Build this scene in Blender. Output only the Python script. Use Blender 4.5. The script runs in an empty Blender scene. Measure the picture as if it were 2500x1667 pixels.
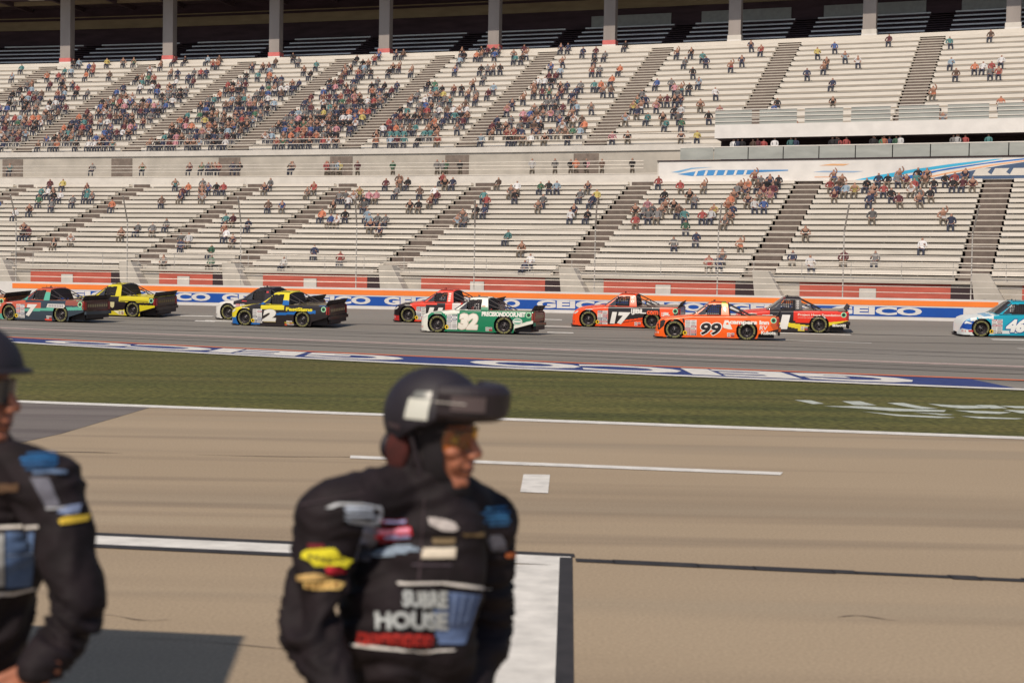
import bpy, bmesh, math, random
from mathutils import Vector, Matrix, noise
from mathutils.bvhtree import BVHTree
random.seed(7)
R = math.radians
scene = bpy.context.scene
COL = scene.collection

# ------------------------------------------------------------------ camera
F, ROLL, CH = 3500.0, 0.0187, 2.0
PITCH = math.atan((833.5 - 697) / F)
fwd = Vector((0, math.cos(PITCH), -math.sin(PITCH)))
up0 = Vector((0, math.sin(PITCH), math.cos(PITCH)))
rt = Vector((math.cos(ROLL), 0, 0)) + up0 * math.sin(ROLL)
up = up0 * math.cos(ROLL) - Vector((math.sin(ROLL), 0, 0))
cam = bpy.data.cameras.new('camera')
cam.sensor_width = 36
cam.lens = F / 2500 * 36
cam.clip_start = 0.05
cam.clip_end = 2000
cam.dof.use_dof = True
cam.dof.focus_distance = 60
cam.dof.aperture_fstop = 3.2
co = bpy.data.objects.new('camera', cam)
COL.objects.link(co)
co.matrix_world = Matrix(((rt.x, up.x, -fwd.x, 0), (rt.y, up.y, -fwd.y, 0), (rt.z, up.z, -fwd.z, CH), (0, 0, 0, 1)))
scene.camera = co
CAM = Vector((0, 0, CH))


def ray(x, y):
    return (fwd + rt * ((x - 1250) / F) - up * ((y - 833.5) / F))


def gp(x, y, z=0.0):
    d = ray(x, y)
    t = (z - CH) / d.z
    return CAM + d * t


def dp(x, y, dist):
    """point at a depth on the line through photo position x, y (2352 px wide)"""
    d = ray(x * 2500 / 2352, y * 2500 / 2352)
    return CAM + d * (dist / d.y)


# ------------------------------------------------------------------ light
SUN_EL, SUN_AZ = 50, 204          # azimuth from +Y clockwise: light comes from behind-left
w = bpy.data.worlds.new('World')
scene.world = w
w.use_nodes = True
nt = w.node_tree
sky = nt.nodes.new('ShaderNodeTexSky')
sky.sky_type = 'NISHITA'
sky.sun_disc = False
sky.sun_elevation = R(SUN_EL)
sky.sun_rotation = R(SUN_AZ)
nt.links.new(sky.outputs[0], nt.nodes['Background'].inputs[0])
nt.nodes['Background'].inputs[1].default_value = 0.085
sd = bpy.data.lights.new('sun', 'SUN')
sd.energy = 3.6
sd.angle = R(0.6)
sd.color = (1.0, 0.88, 0.73)
so = bpy.data.objects.new('sun', sd)
COL.objects.link(so)
dirv = Vector((-math.sin(R(SUN_AZ)) * math.cos(R(SUN_EL)), -math.cos(R(SUN_AZ)) * math.cos(R(SUN_EL)), -math.sin(R(SUN_EL))))
so.rotation_euler = dirv.to_track_quat('-Z', 'Y').to_euler()
scene.view_settings.view_transform = 'Standard'
scene.view_settings.look = 'None'
scene.view_settings.exposure = 0.0
scene.view_settings.gamma = 1
scene.render.engine = 'CYCLES'


# ------------------------------------------------------------------ materials
def lin(c):
    return tuple(((v / 255) / 12.92 if v <= 10 else (((v / 255) + 0.055) / 1.055) ** 2.4) for v in c)


def mat(name, col, rough=0.6, metal=0.0, var=0.0, scale=3.0, bump=0.0, stretch=(1, 1, 1), spec=0.5, col2=None, coat=0.0, objc=False, detail=6, sheen=0.0):
    m = bpy.data.materials.new(name)
    m.use_nodes = True
    n = m.node_tree.nodes
    l = m.node_tree.links
    b = n['Principled BSDF']
    b.inputs['Roughness'].default_value = rough
    b.inputs['Metallic'].default_value = metal
    b.inputs['Specular IOR Level'].default_value = spec
    b.inputs['Coat Weight'].default_value = coat
    b.inputs['Coat Roughness'].default_value = 0.08
    b.inputs['Base Color'].default_value = (*col, 1)
    if var > 0 or bump > 0 or col2:
        tc = n.new('ShaderNodeTexCoord')
        mp = n.new('ShaderNodeMapping')
        mp.inputs['Scale'].default_value = stretch
        l.new(tc.outputs['Object'], mp.inputs[0])
        nz = n.new('ShaderNodeTexNoise')
        nz.inputs['Scale'].default_value = scale
        nz.inputs['Detail'].default_value = detail
        l.new(mp.outputs[0], nz.inputs['Vector'])
        if var > 0 or col2:
            cr = n.new('ShaderNodeValToRGB')
            c2 = col2 or tuple(v * (1 + var) for v in col)
            c1 = col if col2 else tuple(v * (1 - var) for v in col)
            cr.color_ramp.elements[0].position = 0.3
            cr.color_ramp.elements[1].position = 0.7
            cr.color_ramp.elements[0].color = (*c1, 1)
            cr.color_ramp.elements[1].color = (*c2, 1)
            l.new(nz.outputs[0], cr.inputs[0])
            l.new(cr.outputs[0], b.inputs['Base Color'])
        if bump > 0:
            bp = n.new('ShaderNodeBump')
            bp.inputs['Strength'].default_value = bump
            bp.inputs['Distance'].default_value = 0.02
            l.new(nz.outputs[0], bp.inputs['Height'])
            l.new(bp.outputs[0], b.inputs['Normal'])
    if objc:
        oi = n.new('ShaderNodeObjectInfo')
        l.new(oi.outputs['Color'], b.inputs['Base Color'])
    return m


def surf_mat(name, c1, c2, sc_big, stretch, c3=None, grain=60, gamt=0.12, rough=0.85, streak=None, bump=0.0, joints=None):
    """large ground material: broad patches, long streaks, fine grain"""
    m = bpy.data.materials.new(name)
    m.use_nodes = True
    n = m.node_tree.nodes
    l = m.node_tree.links
    b = n['Principled BSDF']
    b.inputs['Roughness'].default_value = rough
    b.inputs['Specular IOR Level'].default_value = 0.3
    tc = n.new('ShaderNodeTexCoord')

    def nz(scale, st, rot=0.0, det=5):
        mp = n.new('ShaderNodeMapping')
        mp.inputs['Scale'].default_value = st
        mp.inputs['Rotation'].default_value = (0, 0, rot)
        l.new(tc.outputs['Object'], mp.inputs[0])
        t = n.new('ShaderNodeTexNoise')
        t.inputs['Scale'].default_value = scale
        t.inputs['Detail'].default_value = det
        l.new(mp.outputs[0], t.inputs['Vector'])
        return t.outputs[0]

    def ramp(fac, p0, p1, a=(0, 0, 0), bb=(1, 1, 1)):
        cr = n.new('ShaderNodeValToRGB')
        cr.color_ramp.elements[0].position = p0
        cr.color_ramp.elements[1].position = p1
        cr.color_ramp.elements[0].color = (*a, 1)
        cr.color_ramp.elements[1].color = (*bb, 1)
        l.new(fac, cr.inputs[0])
        return cr.outputs[0]

    def mix(fac, a, bb, mode='MIX'):
        mx = n.new('ShaderNodeMix')
        mx.data_type = 'RGBA'
        mx.blend_type = mode
        if isinstance(fac, float):
            mx.inputs[0].default_value = fac
        else:
            l.new(fac, mx.inputs[0])
        for i, v in ((6, a), (7, bb)):
            if isinstance(v, tuple):
                mx.inputs[i].default_value = (*v, 1)
            else:
                l.new(v, mx.inputs[i])
        return mx.outputs[2]
    rot = streak[1] if streak else 0.0
    base = mix(ramp(nz(sc_big, stretch, rot), 0.32, 0.68), c1, c2)
    if streak:
        for (col, rt_, sc, st, p0, p1, amt) in streak[0]:
            f = ramp(nz(sc, st, rt_, 4), p0, p1)
            mm = n.new('ShaderNodeMath')
            mm.operation = 'MULTIPLY'
            mm.inputs[1].default_value = amt
            l.new(f, mm.inputs[0])
            base = mix(mm.outputs[0], base, col)
    g = ramp(nz(grain, (1, 1, 1), 0, 3), 0.3, 0.7, (1 - gamt,) * 3, (1 + gamt,) * 3)
    base = mix(1.0, base, g, 'MULTIPLY')
    l.new(base, b.inputs['Base Color'])
    if bump > 0:
        bp = n.new('ShaderNodeBump')
        bp.inputs['Strength'].default_value = bump
        bp.inputs['Distance'].default_value = 0.02
        l.new(nz(grain, (1, 1, 1), 0, 3), bp.inputs['Height'])
        l.new(bp.outputs[0], b.inputs['Normal'])
    return m


M = {}
M['white'] = mat('white_paint', lin((226, 220, 212)), 0.4, var=0.05)
M['offwhite'] = mat('offwhite_paint', (0.62, 0.58, 0.53), 0.6, var=0.08, scale=1.5)
M['line_white'] = mat('road_white', (0.68, 0.65, 0.60), 0.7, var=0.16, scale=5, detail=8)
M['line_pink'] = mat('road_faded_red_white', (0.52, 0.40, 0.36), 0.7, var=0.15, scale=4)
M['line_orange'] = mat('road_orange', (0.62, 0.16, 0.07), 0.7, var=0.15, scale=4)
M['line_black'] = mat('road_black', (0.030, 0.026, 0.026), 0.7, var=0.3, scale=6)
M['apron_blue'] = mat('apron_blue', (0.022, 0.040, 0.17), 0.65, var=0.14, scale=2)
M['wall_blue'] = mat('wall_blue', (0.006, 0.075, 0.38), 0.45, var=0.06, scale=1)
M['wall_orange'] = mat('wall_orange', (0.93, 0.23, 0.035), 0.5, var=0.05, scale=1)
M['wall_white'] = mat('wall_white', (0.72, 0.69, 0.66), 0.5, var=0.07, scale=1.2)
M['black'] = mat('black_plastic', (0.020, 0.013, 0.017), 0.55, var=0.2)
M['rubber'] = mat('tyre_rubber', (0.022, 0.018, 0.018), 0.75, var=0.25, scale=8)
M['glass'] = mat('dark_glass', (0.045, 0.045, 0.05), 0.08, spec=0.8)
M['interior'] = mat('dark_interior', (0.03, 0.026, 0.03), 0.8, var=0.2)
M['steel'] = mat('grey_steel', (0.22, 0.21, 0.21), 0.4, 0.7, var=0.1)
M['rim'] = mat('black_wheel_steel', (0.035, 0.028, 0.03), 0.35, 0.4, var=0.15)
M['tyre_yellow'] = mat('tyre_lettering_yellow', (0.27, 0.255, 0.085), 0.6)
M['seat'] = mat('aluminium_bench', (0.71, 0.655, 0.585), 0.55, 0.05, var=0.06, scale=0.6, stretch=(1, 1, 6))
M['seat_dull'] = mat('weathered_bench', (0.61, 0.56, 0.49), 0.65, 0.05, var=0.1, scale=0.5, stretch=(1, 1, 6))
M['riser'] = mat('stand_riser', (0.54, 0.49, 0.42), 0.7, var=0.12, scale=0.5, stretch=(1, 1, 8))
M['riser_up_shade'] = mat('upper_riser_shaded', (0.44, 0.385, 0.325), 0.7, var=0.1, scale=0.5, stretch=(1, 1, 8))  # darker tan than the lower risers, their shade put into the colour
M['tread'] = mat('stand_tread', (0.36, 0.33, 0.29), 0.8, var=0.15, scale=1)
M['stair_dark'] = mat('stair_riser_dark', (0.135, 0.105, 0.090), 0.9, var=0.2)
M['concrete'] = mat('stand_concrete', (0.46, 0.42, 0.365), 0.85, var=0.14, scale=0.8, bump=0.1)
M['doorway'] = mat('walkway_doorway', (0.20, 0.16, 0.135), 0.9, var=.2)
M['red'] = mat('red_block_wall', (0.50, 0.105, 0.07), 0.75, var=0.16, scale=0.9, stretch=(1, 1, 5))
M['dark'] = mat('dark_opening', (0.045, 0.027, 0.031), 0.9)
M['pillar'] = mat('pillar_concrete', (0.30, 0.265, 0.25), 0.8, var=0.12, scale=0.7, stretch=(1, 1, .3))
M['pink'] = mat('pillar_red_band', (0.62, 0.16, 0.15), 0.7, var=0.1)
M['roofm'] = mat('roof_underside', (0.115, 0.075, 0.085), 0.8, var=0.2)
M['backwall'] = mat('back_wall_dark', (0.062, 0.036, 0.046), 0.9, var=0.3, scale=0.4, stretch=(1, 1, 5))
M['tan'] = mat('tan_beam', (0.30, 0.235, 0.15), 0.8, var=0.15, scale=0.6, stretch=(1, 1, 4))
M['greypanel'] = mat('grey_back_panel', (0.33, 0.34, 0.34), 0.6, var=0.1)
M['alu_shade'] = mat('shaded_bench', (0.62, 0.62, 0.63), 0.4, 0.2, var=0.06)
M['fence'] = mat('galvanised_steel', (0.56, 0.52, 0.47), 0.5, 0.4, var=0.1)
M['grass_paint'] = mat('paint_on_grass', (0.44, 0.47, 0.42), 0.9, var=0.25, scale=9, detail=8)
M['skin'] = mat('skin', (0.36, 0.130, 0.072), 0.55, var=0.22, scale=45, bump=0.15)
M['suit'] = mat('black_fire_suit', (0.0115, 0.0070, 0.0092), 0.75, var=0.35, scale=14, bump=0.5, detail=8, spec=0.28)
M['balaclava'] = mat('black_balaclava', (0.0075, 0.0045, 0.0070), 0.9, var=0.2, scale=60)
M['helmet'] = mat('matt_black_helmet', (0.016, 0.012, 0.019), 0.62, var=0.15, scale=20)
M['helmet_pad'] = mat('dark_red_padding', (0.060, 0.010, 0.008), 0.9, var=0.3, scale=40)
M['lens_yellow'] = mat('yellow_lens', (0.30, 0.19, 0.012), 0.12, spec=0.8)
M['greylens'] = mat('grey_visor_panel', (0.10, 0.075, 0.078), 0.3)
M['canvas'] = mat('canopy_canvas', (0.05, 0.06, 0.09), 0.8, var=0.1)
PC = {}


def paint(c):
    """sign-writing / car paint in an sRGB colour"""
    if c not in PC:
        PC[c] = mat('paint_%02x%02x%02x' % c, lin(c), 0.32, var=0.04, scale=2, coat=0.25)
    return PC[c]


def cloth(c):
    k = ('c', c)
    if k not in PC:
        PC[k] = mat('patch_%02x%02x%02x' % c, lin(c), 0.85, var=0.14, scale=60)
    return PC[k]


# ------------------------------------------------------------------ object helpers
def new_obj(name, verts, faces, mats, parent=None, mi=None, smooth=False, loc=None):
    me = bpy.data.meshes.new(name)
    me.from_pydata([tuple(v) for v in verts], [], faces)
    if not isinstance(mats, (list, tuple)):
        mats = [mats]
    for m in mats:
        me.materials.append(m)
    if mi:
        me.polygons.foreach_set('material_index', mi)
    if smooth:
        me.polygons.foreach_set('use_smooth', [True] * len(me.polygons))
    me.update()
    o = bpy.data.objects.new(name, me)
    COL.objects.link(o)
    if parent:
        o.parent = parent
    if loc:
        o.location = loc
    return o


def empty(name, loc=(0, 0, 0), rz=0, rot=None):
    o = bpy.data.objects.new(name, None)
    COL.objects.link(o)
    o.location = loc
    o.rotation_euler = rot if rot else (0, 0, rz)
    o.empty_display_size = 0.3
    return o


def tag(o, label=None, cat=None, group=None, kind=None):
    if label:
        assert 4 <= len(label.split()) <= 16, label
        o['label'] = label
    if cat:
        o['category'] = cat
    if group:
        o['group'] = group
    if kind:
        o['kind'] = kind
    return o


class MB:
    def __init__(s):
        s.v = []
        s.f = []
        s.m = []
        s.mats = []

    def mi(s, m):
        if m not in s.mats:
            s.mats.append(m)
        return s.mats.index(m)

    def add(s, vs, fs, m):
        k = len(s.v)
        i = s.mi(m)
        s.v += [Vector(v) for v in vs]
        for f in fs:
            s.f.append(tuple(a + k for a in f))
            s.m.append(i)

    def hexa(s, p, m):
        """8 corners: 0-3 bottom loop, 4-7 top loop"""
        s.add(p, [(3, 2, 1, 0), (4, 5, 6, 7), (0, 1, 5, 4), (1, 2, 6, 5), (2, 3, 7, 6), (3, 0, 4, 7)], m)

    def box(s, x0, x1, y0, y1, z0, z1, m):
        s.hexa([(x0, y0, z0), (x1, y0, z0), (x1, y1, z0), (x0, y1, z0), (x0, y0, z1), (x1, y0, z1), (x1, y1, z1), (x0, y1, z1)], m)

    def tube(s, a, b, r, m, n=8, r2=None):
        a = Vector(a)
        b = Vector(b)
        d = (b - a).normalized()
        u = d.orthogonal().normalized()
        v = d.cross(u)
        r2 = r if r2 is None else r2
        vs = []
        for q, rr in ((a, r), (b, r2)):
            for i in range(n):
                t = 2 * math.pi * i / n
                vs.append(q + (u * math.cos(t) + v * math.sin(t)) * rr)
        fs = [(i, (i + 1) % n, n + (i + 1) % n, n + i) for i in range(n)]
        fs += [tuple(range(n - 1, -1, -1)), tuple(range(n, 2 * n))]
        s.add(vs, fs, m)

    def build(s, name, parent=None, smooth=False):
        return new_obj(name, s.v, s.f, s.mats, parent, s.m, smooth)


# text -> 2D triangles, cached, normalised into the unit box
TC = {}


def text2d(t, bold=0.0, slices=0, shear=0.0, res=3):
    k = (t, bold, slices, shear, res)
    if k in TC:
        return TC[k]
    cu = bpy.data.curves.new('t', 'FONT')
    cu.body = t
    cu.offset = bold
    cu.resolution_u = res
    cu.fill_mode = 'BOTH'
    cu.dimensions = '2D'
    ob = bpy.data.objects.new('t', cu)
    COL.objects.link(ob)
    dg = bpy.context.evaluated_depsgraph_get()
    me = bpy.data.meshes.new_from_object(ob.evaluated_get(dg))
    bm = bmesh.new()
    bm.from_mesh(me)
    bpy.data.objects.remove(ob)
    bpy.data.curves.remove(cu)
    bpy.data.meshes.remove(me)
    bmesh.ops.triangulate(bm, faces=bm.faces[:])
    xs = [v.co.x for v in bm.verts]
    ys = [v.co.y for v in bm.verts]
    x0, x1, y0, y1 = min(xs), max(xs), min(ys), max(ys)
    for v in bm.verts:
        v.co = Vector(((v.co.x - x0) / (x1 - x0), (v.co.y - y0) / (y1 - y0), 0))
    for i in range(1, slices):
        for ax in (0, 1):
            no = Vector((1, 0, 0)) if ax == 0 else Vector((0, 1, 0))
            bmesh.ops.bisect_plane(bm, geom=bm.verts[:] + bm.edges[:] + bm.faces[:], plane_co=no * (i / slices), plane_no=no)
    vs = [(v.co.x + shear * v.co.y, v.co.y) for v in bm.verts]
    for i, v in enumerate(bm.verts):
        v.index = i
    fs = [tuple(v.index for v in f.verts) for f in bm.faces]
    # face winding up (+z)
    out = []
    for f in fs:
        a, b, c = [vs[i] for i in f[:3]]
        if (b[0] - a[0]) * (c[1] - a[1]) - (b[1] - a[1]) * (c[0] - a[0]) < 0:
            f = tuple(reversed(f))
        out.append(f)
    bm.free()
    TC[k] = (vs, out)
    return TC[k]


def poly2d(pts, step=0.1):
    """polygon cut into a grid so that it can follow a curved surface"""
    bm = bmesh.new()
    f = bm.faces.new([bm.verts.new((p[0], p[1], 0)) for p in pts])
    bmesh.ops.triangulate(bm, faces=[f])
    xs = [p[0] for p in pts]
    ys = [p[1] for p in pts]
    for ax, lo, hi in ((0, min(xs), max(xs)), (1, min(ys), max(ys))):
        n = int((hi - lo) / step)
        no = Vector((1, 0, 0)) if ax == 0 else Vector((0, 1, 0))
        for i in range(1, n + 1):
            bmesh.ops.bisect_plane(bm, geom=bm.verts[:] + bm.edges[:] + bm.faces[:], plane_co=no * (lo + i * (hi - lo) / (n + 1)), plane_no=no)
    for i, v in enumerate(bm.verts):
        v.index = i
    vs = [(v.co.x, v.co.y) for v in bm.verts]
    fs = [tuple(v.index for v in f.verts) for f in bm.faces]
    bm.free()
    return vs, fs


# ================================================================== SETTING: ground
def interp(x, xs, ys):
    if x <= xs[0]:
        return ys[0]
    for i in range(len(xs) - 1):
        if x <= xs[i + 1]:
            t = (x - xs[i]) / (xs[i + 1] - xs[i])
            return ys[i] + t * (ys[i + 1] - ys[i])
    return ys[-1]


def qline(pts, z=0.0):
    """y(x) on the ground as a quadratic / line through photo positions, straight beyond them"""
    P = [gp(x, y, z) for x, y in pts]
    if len(P) == 2:
        a, b = P
        s = (b.y - a.y) / (b.x - a.x)
        return lambda x: a.y + s * (x - a.x)
    a, b, c = P

    def q(x):
        return (a.y * (x - b.x) * (x - c.x) / ((a.x - b.x) * (a.x - c.x)) + b.y * (x - a.x) * (x - c.x) / ((b.x - a.x) * (b.x - c.x))
                + c.y * (x - a.x) * (x - b.x) / ((c.x - a.x) * (c.x - b.x)))

    def g(x):
        lo, hi = a.x - 2, c.x + 2
        if x < lo:
            return q(lo) + (x - lo) * (q(lo + .1) - q(lo)) / .1
        if x > hi:
            return q(hi) + (x - hi) * (q(hi) - q(hi - .1)) / .1
        return q(x)
    return g


grass_near = qline([(64, 978), (2500, 1066)])
apron_in = qline([(0, 836), (1250, 902), (2459, 953)])
apron_out = qline([(0, 823), (1250, 881), (2500, 930)])
pink_y = qline([(0, 801.6), (1250, 850.5), (2500, 897)])
crease = lambda x: 60.6 - 0.20 * x if x < 40 else 52.6
WZ = 0.66


def wall_y(x):
    a = (424 - 1250) / 46.8
    b = (2079 - 1250) / 49.6
    ya, yb = 74.8, 70.6
    return ya + (x - a) * (yb - ya) / (b - a)


def track_z(x, y):
    c = crease(x)
    if y <= c:
        return 0.012
    t = (y - c) / (wall_y(x) - c)
    return 0.012 + (WZ - 0.012) * t


def track_pt(px, py):
    """where the line of sight through a photo position meets the banked track"""
    d = ray(px, py)
    lo, hi = 20.0, 90.0
    for _ in range(50):
        mid = (lo + hi) / 2
        P = CAM + d * (mid / d.y)
        if P.z > track_z(P.x, P.y):
            lo = mid
        else:
            hi = mid
    return CAM + d * (lo / d.y)


def strip(name, f0, f1, x0, x1, z, m, step=2.0, kind='structure', parent=None):
    n = max(1, int((x1 - x0) / step))
    vs = []
    fs = []
    for i in range(n + 1):
        x = x0 + (x1 - x0) * i / n
        vs += [(x, f0(x), z), (x, f1(x), z)]
        if i < n:
            k = 2 * i
            fs.append((k, k + 2, k + 3, k + 1))
    o = new_obj(name, vs, fs, m, parent)
    if kind:
        o['kind'] = kind
    return o


ga = surf_mat('infield_asphalt', (0.16, 0.15, 0.135), (0.20, 0.185, 0.165), 0.2, (1, 1, 1))
o = new_obj('ground', [(-900, -900, -0.02), (900, -900, -0.02), (900, 900, -0.02), (-900, 900, -0.02)], [(0, 1, 2, 3)], ga)
o['kind'] = 'structure'
PA = -0.12   # direction of travel along the pit road
conc = surf_mat('pit_concrete', (0.335, 0.255, 0.170), (0.395, 0.306, 0.209), 0.16, (0.35, 1.3, 1), grain=45, gamt=0.13,
                streak=([((0.115, 0.090, 0.070), 0.09, 0.20, (0.22, 2.6, 1), 0.50, 0.80, 0.50),
                         ((0.085, 0.065, 0.055), 0.105, 0.34, (0.16, 3.2, 1), 0.56, 0.82, 0.60),
                         ((0.38, 0.31, 0.22), 0.08, 0.4, (0.12, 2.6, 1), 0.55, 0.75, 0.5)], 0.09), bump=0.15)
strip('pit_road', lambda x: -12.0, grass_near, -60, 60, 0.0, conc, 6)
gr = surf_mat('grass_turf', (0.078, 0.080, 0.020), (0.118, 0.108, 0.029), 0.5, (0.5, 1.6, 1), grain=9, gamt=0.5, rough=1.0,
              streak=([((0.12, 0.085, 0.030), 0.09, 0.22, (0.3, 1.6, 1), 0.5, 0.75, 0.5), ((0.045, 0.052, 0.014), 0.1, 0.5, (0.25, 2.2, 1), 0.5, 0.72, 0.7), ((0.17, 0.15, 0.05), 0.1, 1.2, (0.4, 1.6, 1), 0.62, 0.75, 0.5)], 0.09), bump=0.8)
strip('grass_verge', grass_near, apron_in, -60, 46, 0.004, gr, 2)
asph = surf_mat('track_asphalt', (0.205, 0.185, 0.160), (0.245, 0.225, 0.198), 0.10, (0.3, 1.5, 1), grain=30, gamt=0.12, rough=0.8,
                streak=([((0.13, 0.115, 0.105), 0.19, 0.16, (0.05, 3.2, 1), 0.55, 0.72, 0.5),
                         ((0.085, 0.075, 0.07), 0.19, 0.45, (0.03, 4.5, 1), 0.64, 0.69, 0.5)], 0.12), bump=0.1)
# banked racing surface
vs, fs = [], []
xs = [-90 + 3 * i for i in range(54)]
for i, x in enumerate(xs):
    c = crease(x)
    wy = wall_y(x)
    a = min(apron_in(x) - 0.0, c - 1)
    rows = [(a, 0.008), ((a + c) / 2, 0.012), (c, 0.012)] + [(c + (wy + .5 - c) * t, 0.012 + (WZ - 0.012) * t * (wy + .5 - c) / (wy - c)) for t in (.25, .5, .75, 1)]
    for (y, z) in rows:
        vs.append((x, y, z))
for i in range(len(xs) - 1):
    for j in range(6):
        k = i * 7 + j
        fs.append((k, k + 7, k + 8, k + 1))
o = new_obj('race_track', vs, fs, asph)
o['kind'] = 'structure'


def off(f, d):
    return lambda x: f(x) + d


bx0, bx1 = -60, gp(2438, 941).x
strip('apron_band', lambda x: apron_in(x) + 0.55, lambda x: apron_out(x) - 0.35, bx0, bx1, 0.020, M['apron_blue'])
strip('apron_white_line', lambda x: apron_in(x) - 0.05, lambda x: apron_in(x) + 0.5, bx0, bx1 + .8, 0.024, M['line_white'])
strip('apron_orange_line', lambda x: apron_out(x) - 0.25, lambda x: apron_out(x) + 0.2, bx0, 46, 0.024, M['line_orange'])
strip('track_double_line', lambda x: pink_y(x) - 0.42, lambda x: pink_y(x) + 0.0, -60, 46, 0.022, M['line_pink'])
strip('track_double_line', lambda x: pink_y(x) + 0.12, lambda x: pink_y(x) + 0.5, -60, 46, 0.022, M['line_pink'])
strip('pit_edge_line', lambda x: grass_near(x) - 0.42, lambda x: grass_near(x) - 0.02, -60, 60, 0.006, M['line_white'])

# painted word on the apron, read from the grandstand side
mb = MB()


def apron_word(x0px, x1px):
    tv, tf = text2d('GEICO', 0.045, 10)
    xa = gp(x0px, 0.5 * (836 + 823) + (x0px / 2500) * 108).x
    xb = gp(x1px, 0.5 * (836 + 823) + (x1px / 2500) * 108).x
    vv = []
    for (u, v) in tv:
        x = xb - u * (xb - xa)
        lo = apron_in(x) + 0.75
        hi = apron_out(x) - 0.40
        vv.append((x, hi + (lo - hi) * (0.03 + 0.94 * v), 0.025))
    mb.add(vv, tf, M['line_white'])


apron_word(1150, 2206)
apron_word(112, 994)
apron_word(-1000, 28)
o = mb.build('apron_lettering')
o['kind'] = 'structure'

# painted logo shapes on the grass (its strokes lean, as seen from this side)
mb = MB()
for pl in [[(1940, 976), (1980, 977), (2012, 985), (1985, 986)], [(2055, 979), (2100, 979), (2140, 989), (2085, 988)],
           [(2010, 991), (2105, 991), (2215, 998), (2310, 1001), (2305, 1005), (2180, 1003), (2090, 996)],
           [(2165, 983), (2205, 983), (2250, 992), (2290, 997), (2250, 998), (2205, 991)],
           [(2105, 1004), (2200, 1012), (2290, 1016), (2335, 1019), (2290, 1020), (2190, 1015)],
           [(2265, 985), (2330, 989), (2385, 990), (2420, 996), (2350, 997), (2300, 992)],
           [(2230, 1006), (2290, 1009), (2330, 1012), (2300, 1013)],
           [(2380, 988), (2430, 989), (2460, 996), (2420, 997)], [(2330, 1001), (2400, 1003), (2470, 1006), (2440, 1010), (2380, 1008)],
           [(2345, 1015), (2420, 1018), (2500, 1021), (2480, 1023), (2390, 1021)], [(2440, 990), (2540, 992), (2560, 997), (2480, 996)],
           [(2450, 1000), (2540, 1003), (2600, 1010), (2540, 1012), (2490, 1008)], [(2520, 1015), (2600, 1018), (2620, 1022), (2560, 1022)]]:
    p = [gp(x, y, 0.01) for x, y in pl]
    v2, f2 = poly2d([(q.x, q.y) for q in p], 0.5)
    mb.add([(a, b, 0.010) for a, b in v2], f2, M['grass_paint'])
o = mb.build('grass_painted_logo')
o['kind'] = 'structure'

# lines on the pit road
mb = MB()


def ground_quad(mb, pts, z, m):
    p = [gp(x, y, z) for x, y in pts]
    mb.add(p, [tuple(range(len(p)))], m)


# wide stall boundary: white with black edges, to the T junction
P0, P1 = gp(221, 1318), gp(702, 1341)
sl = (gp(1396, 1371).y - P0.y) / (gp(1396, 1371).x - P0.x)
P2 = gp(1366, 1371)


def along(x):
    return P0.y + sl * (x - P0.x)


def pline(mb, x0, x1, d0, d1, z, m):
    mb.add([(x0, along(x0) + d0, z), (x1, along(x1) + d0, z), (x1, along(x1) + d1, z), (x0, along(x0) + d1, z)], [(0, 1, 2, 3)], m)


TX0, TX1 = P2.x - 0.34, P2.x
pline(mb, -40, TX1 + 0.09, -0.17, 0.17, 0.006, M['line_white'])
mbk = MB()
pline(mbk, -40, TX1 + 0.12, 0.17, 0.30, 0.006, M['line_black'])
pline(mbk, -40, TX0 - .10, -0.30, -0.17, 0.006, M['line_black'])
# stem of the T
Q = gp(1355, 1667)
sx = (Q.x - P2.x) / (Q.y - P2.y)
ya = along(P2.x) - 0.17


def stem(mb, a, b, y0, y1, z, m):
    mb.add([(P2.x + a + sx * (y1 - P2.y), y1, z), (P2.x + b + sx * (y1 - P2.y), y1, z), (P2.x + b + sx * (y0 - P2.y), y0, z), (P2.x + a + sx * (y0 - P2.y), y0, z)], [(0, 1, 2, 3)][::1], m)


stem(mb, -0.34, 0.0, ya, 4.5, 0.0065, M['line_white'])
stem(mbk, 0.0, 0.095, ya + .3, 4.5, 0.0062, M['line_black'])
stem(mbk, -0.44, -0.34, ya - .02, 4.5, 0.0062, M['line_black'])
# tarred joint to the right of the T with worn white
rnd = random.Random(3)
x = TX1 + 0.12
while x < 30:
    dx = rnd.uniform(.15, .7)
    d = rnd.uniform(-.01, .01)
    pline(mbk, x, x + dx, rnd.uniform(-.02, .02) + d, rnd.uniform(.08, .14) + d, 0.0060, M['line_black'])
    if rnd.random() < .3:
        pline(mb, x + .1, x + dx * .5, -0.045, -0.01 + d, 0.0064, M['offwhite'])
    x += dx - .01 + (rnd.uniform(.0, .10) if rnd.random() < .15 else 0)
# dash in the pit lane, thin pavement joint and the white square mark
ground_quad(mb, [(854, 1118), (1905, 1159), (1912, 1152), (856, 1111)], 0.006, M['line_white'])
ground_quad(mb, [(1270, 1200), (1338, 1203), (1343, 1158), (1278, 1157)], 0.006, M['line_white'])
o = mb.build('pit_road_markings')
o['kind'] = 'structure'
o = mbk.build('pit_road_black_markings')
o['kind'] = 'structure'
mb = MB()
pa = surf_mat('old_asphalt_patch', (0.150, 0.130, 0.120), (0.190, 0.165, 0.150), 0.5, (.4, 1.6, 1), grain=40, gamt=0.1,
              streak=([((0.09, 0.07, 0.07), 0.1, .5, (.2, 3, 1), .52, .7, .6)], .1))
v2 = [gp(x, y, 0.003) for x, y in [(-900, 960), (-900, 1190), (60, 1078), (150, 1058), (370, 993)]]
v2[0].y = grass_near(v2[0].x) - .45
v2[-1].y = grass_near(v2[-1].x) - .45
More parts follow.
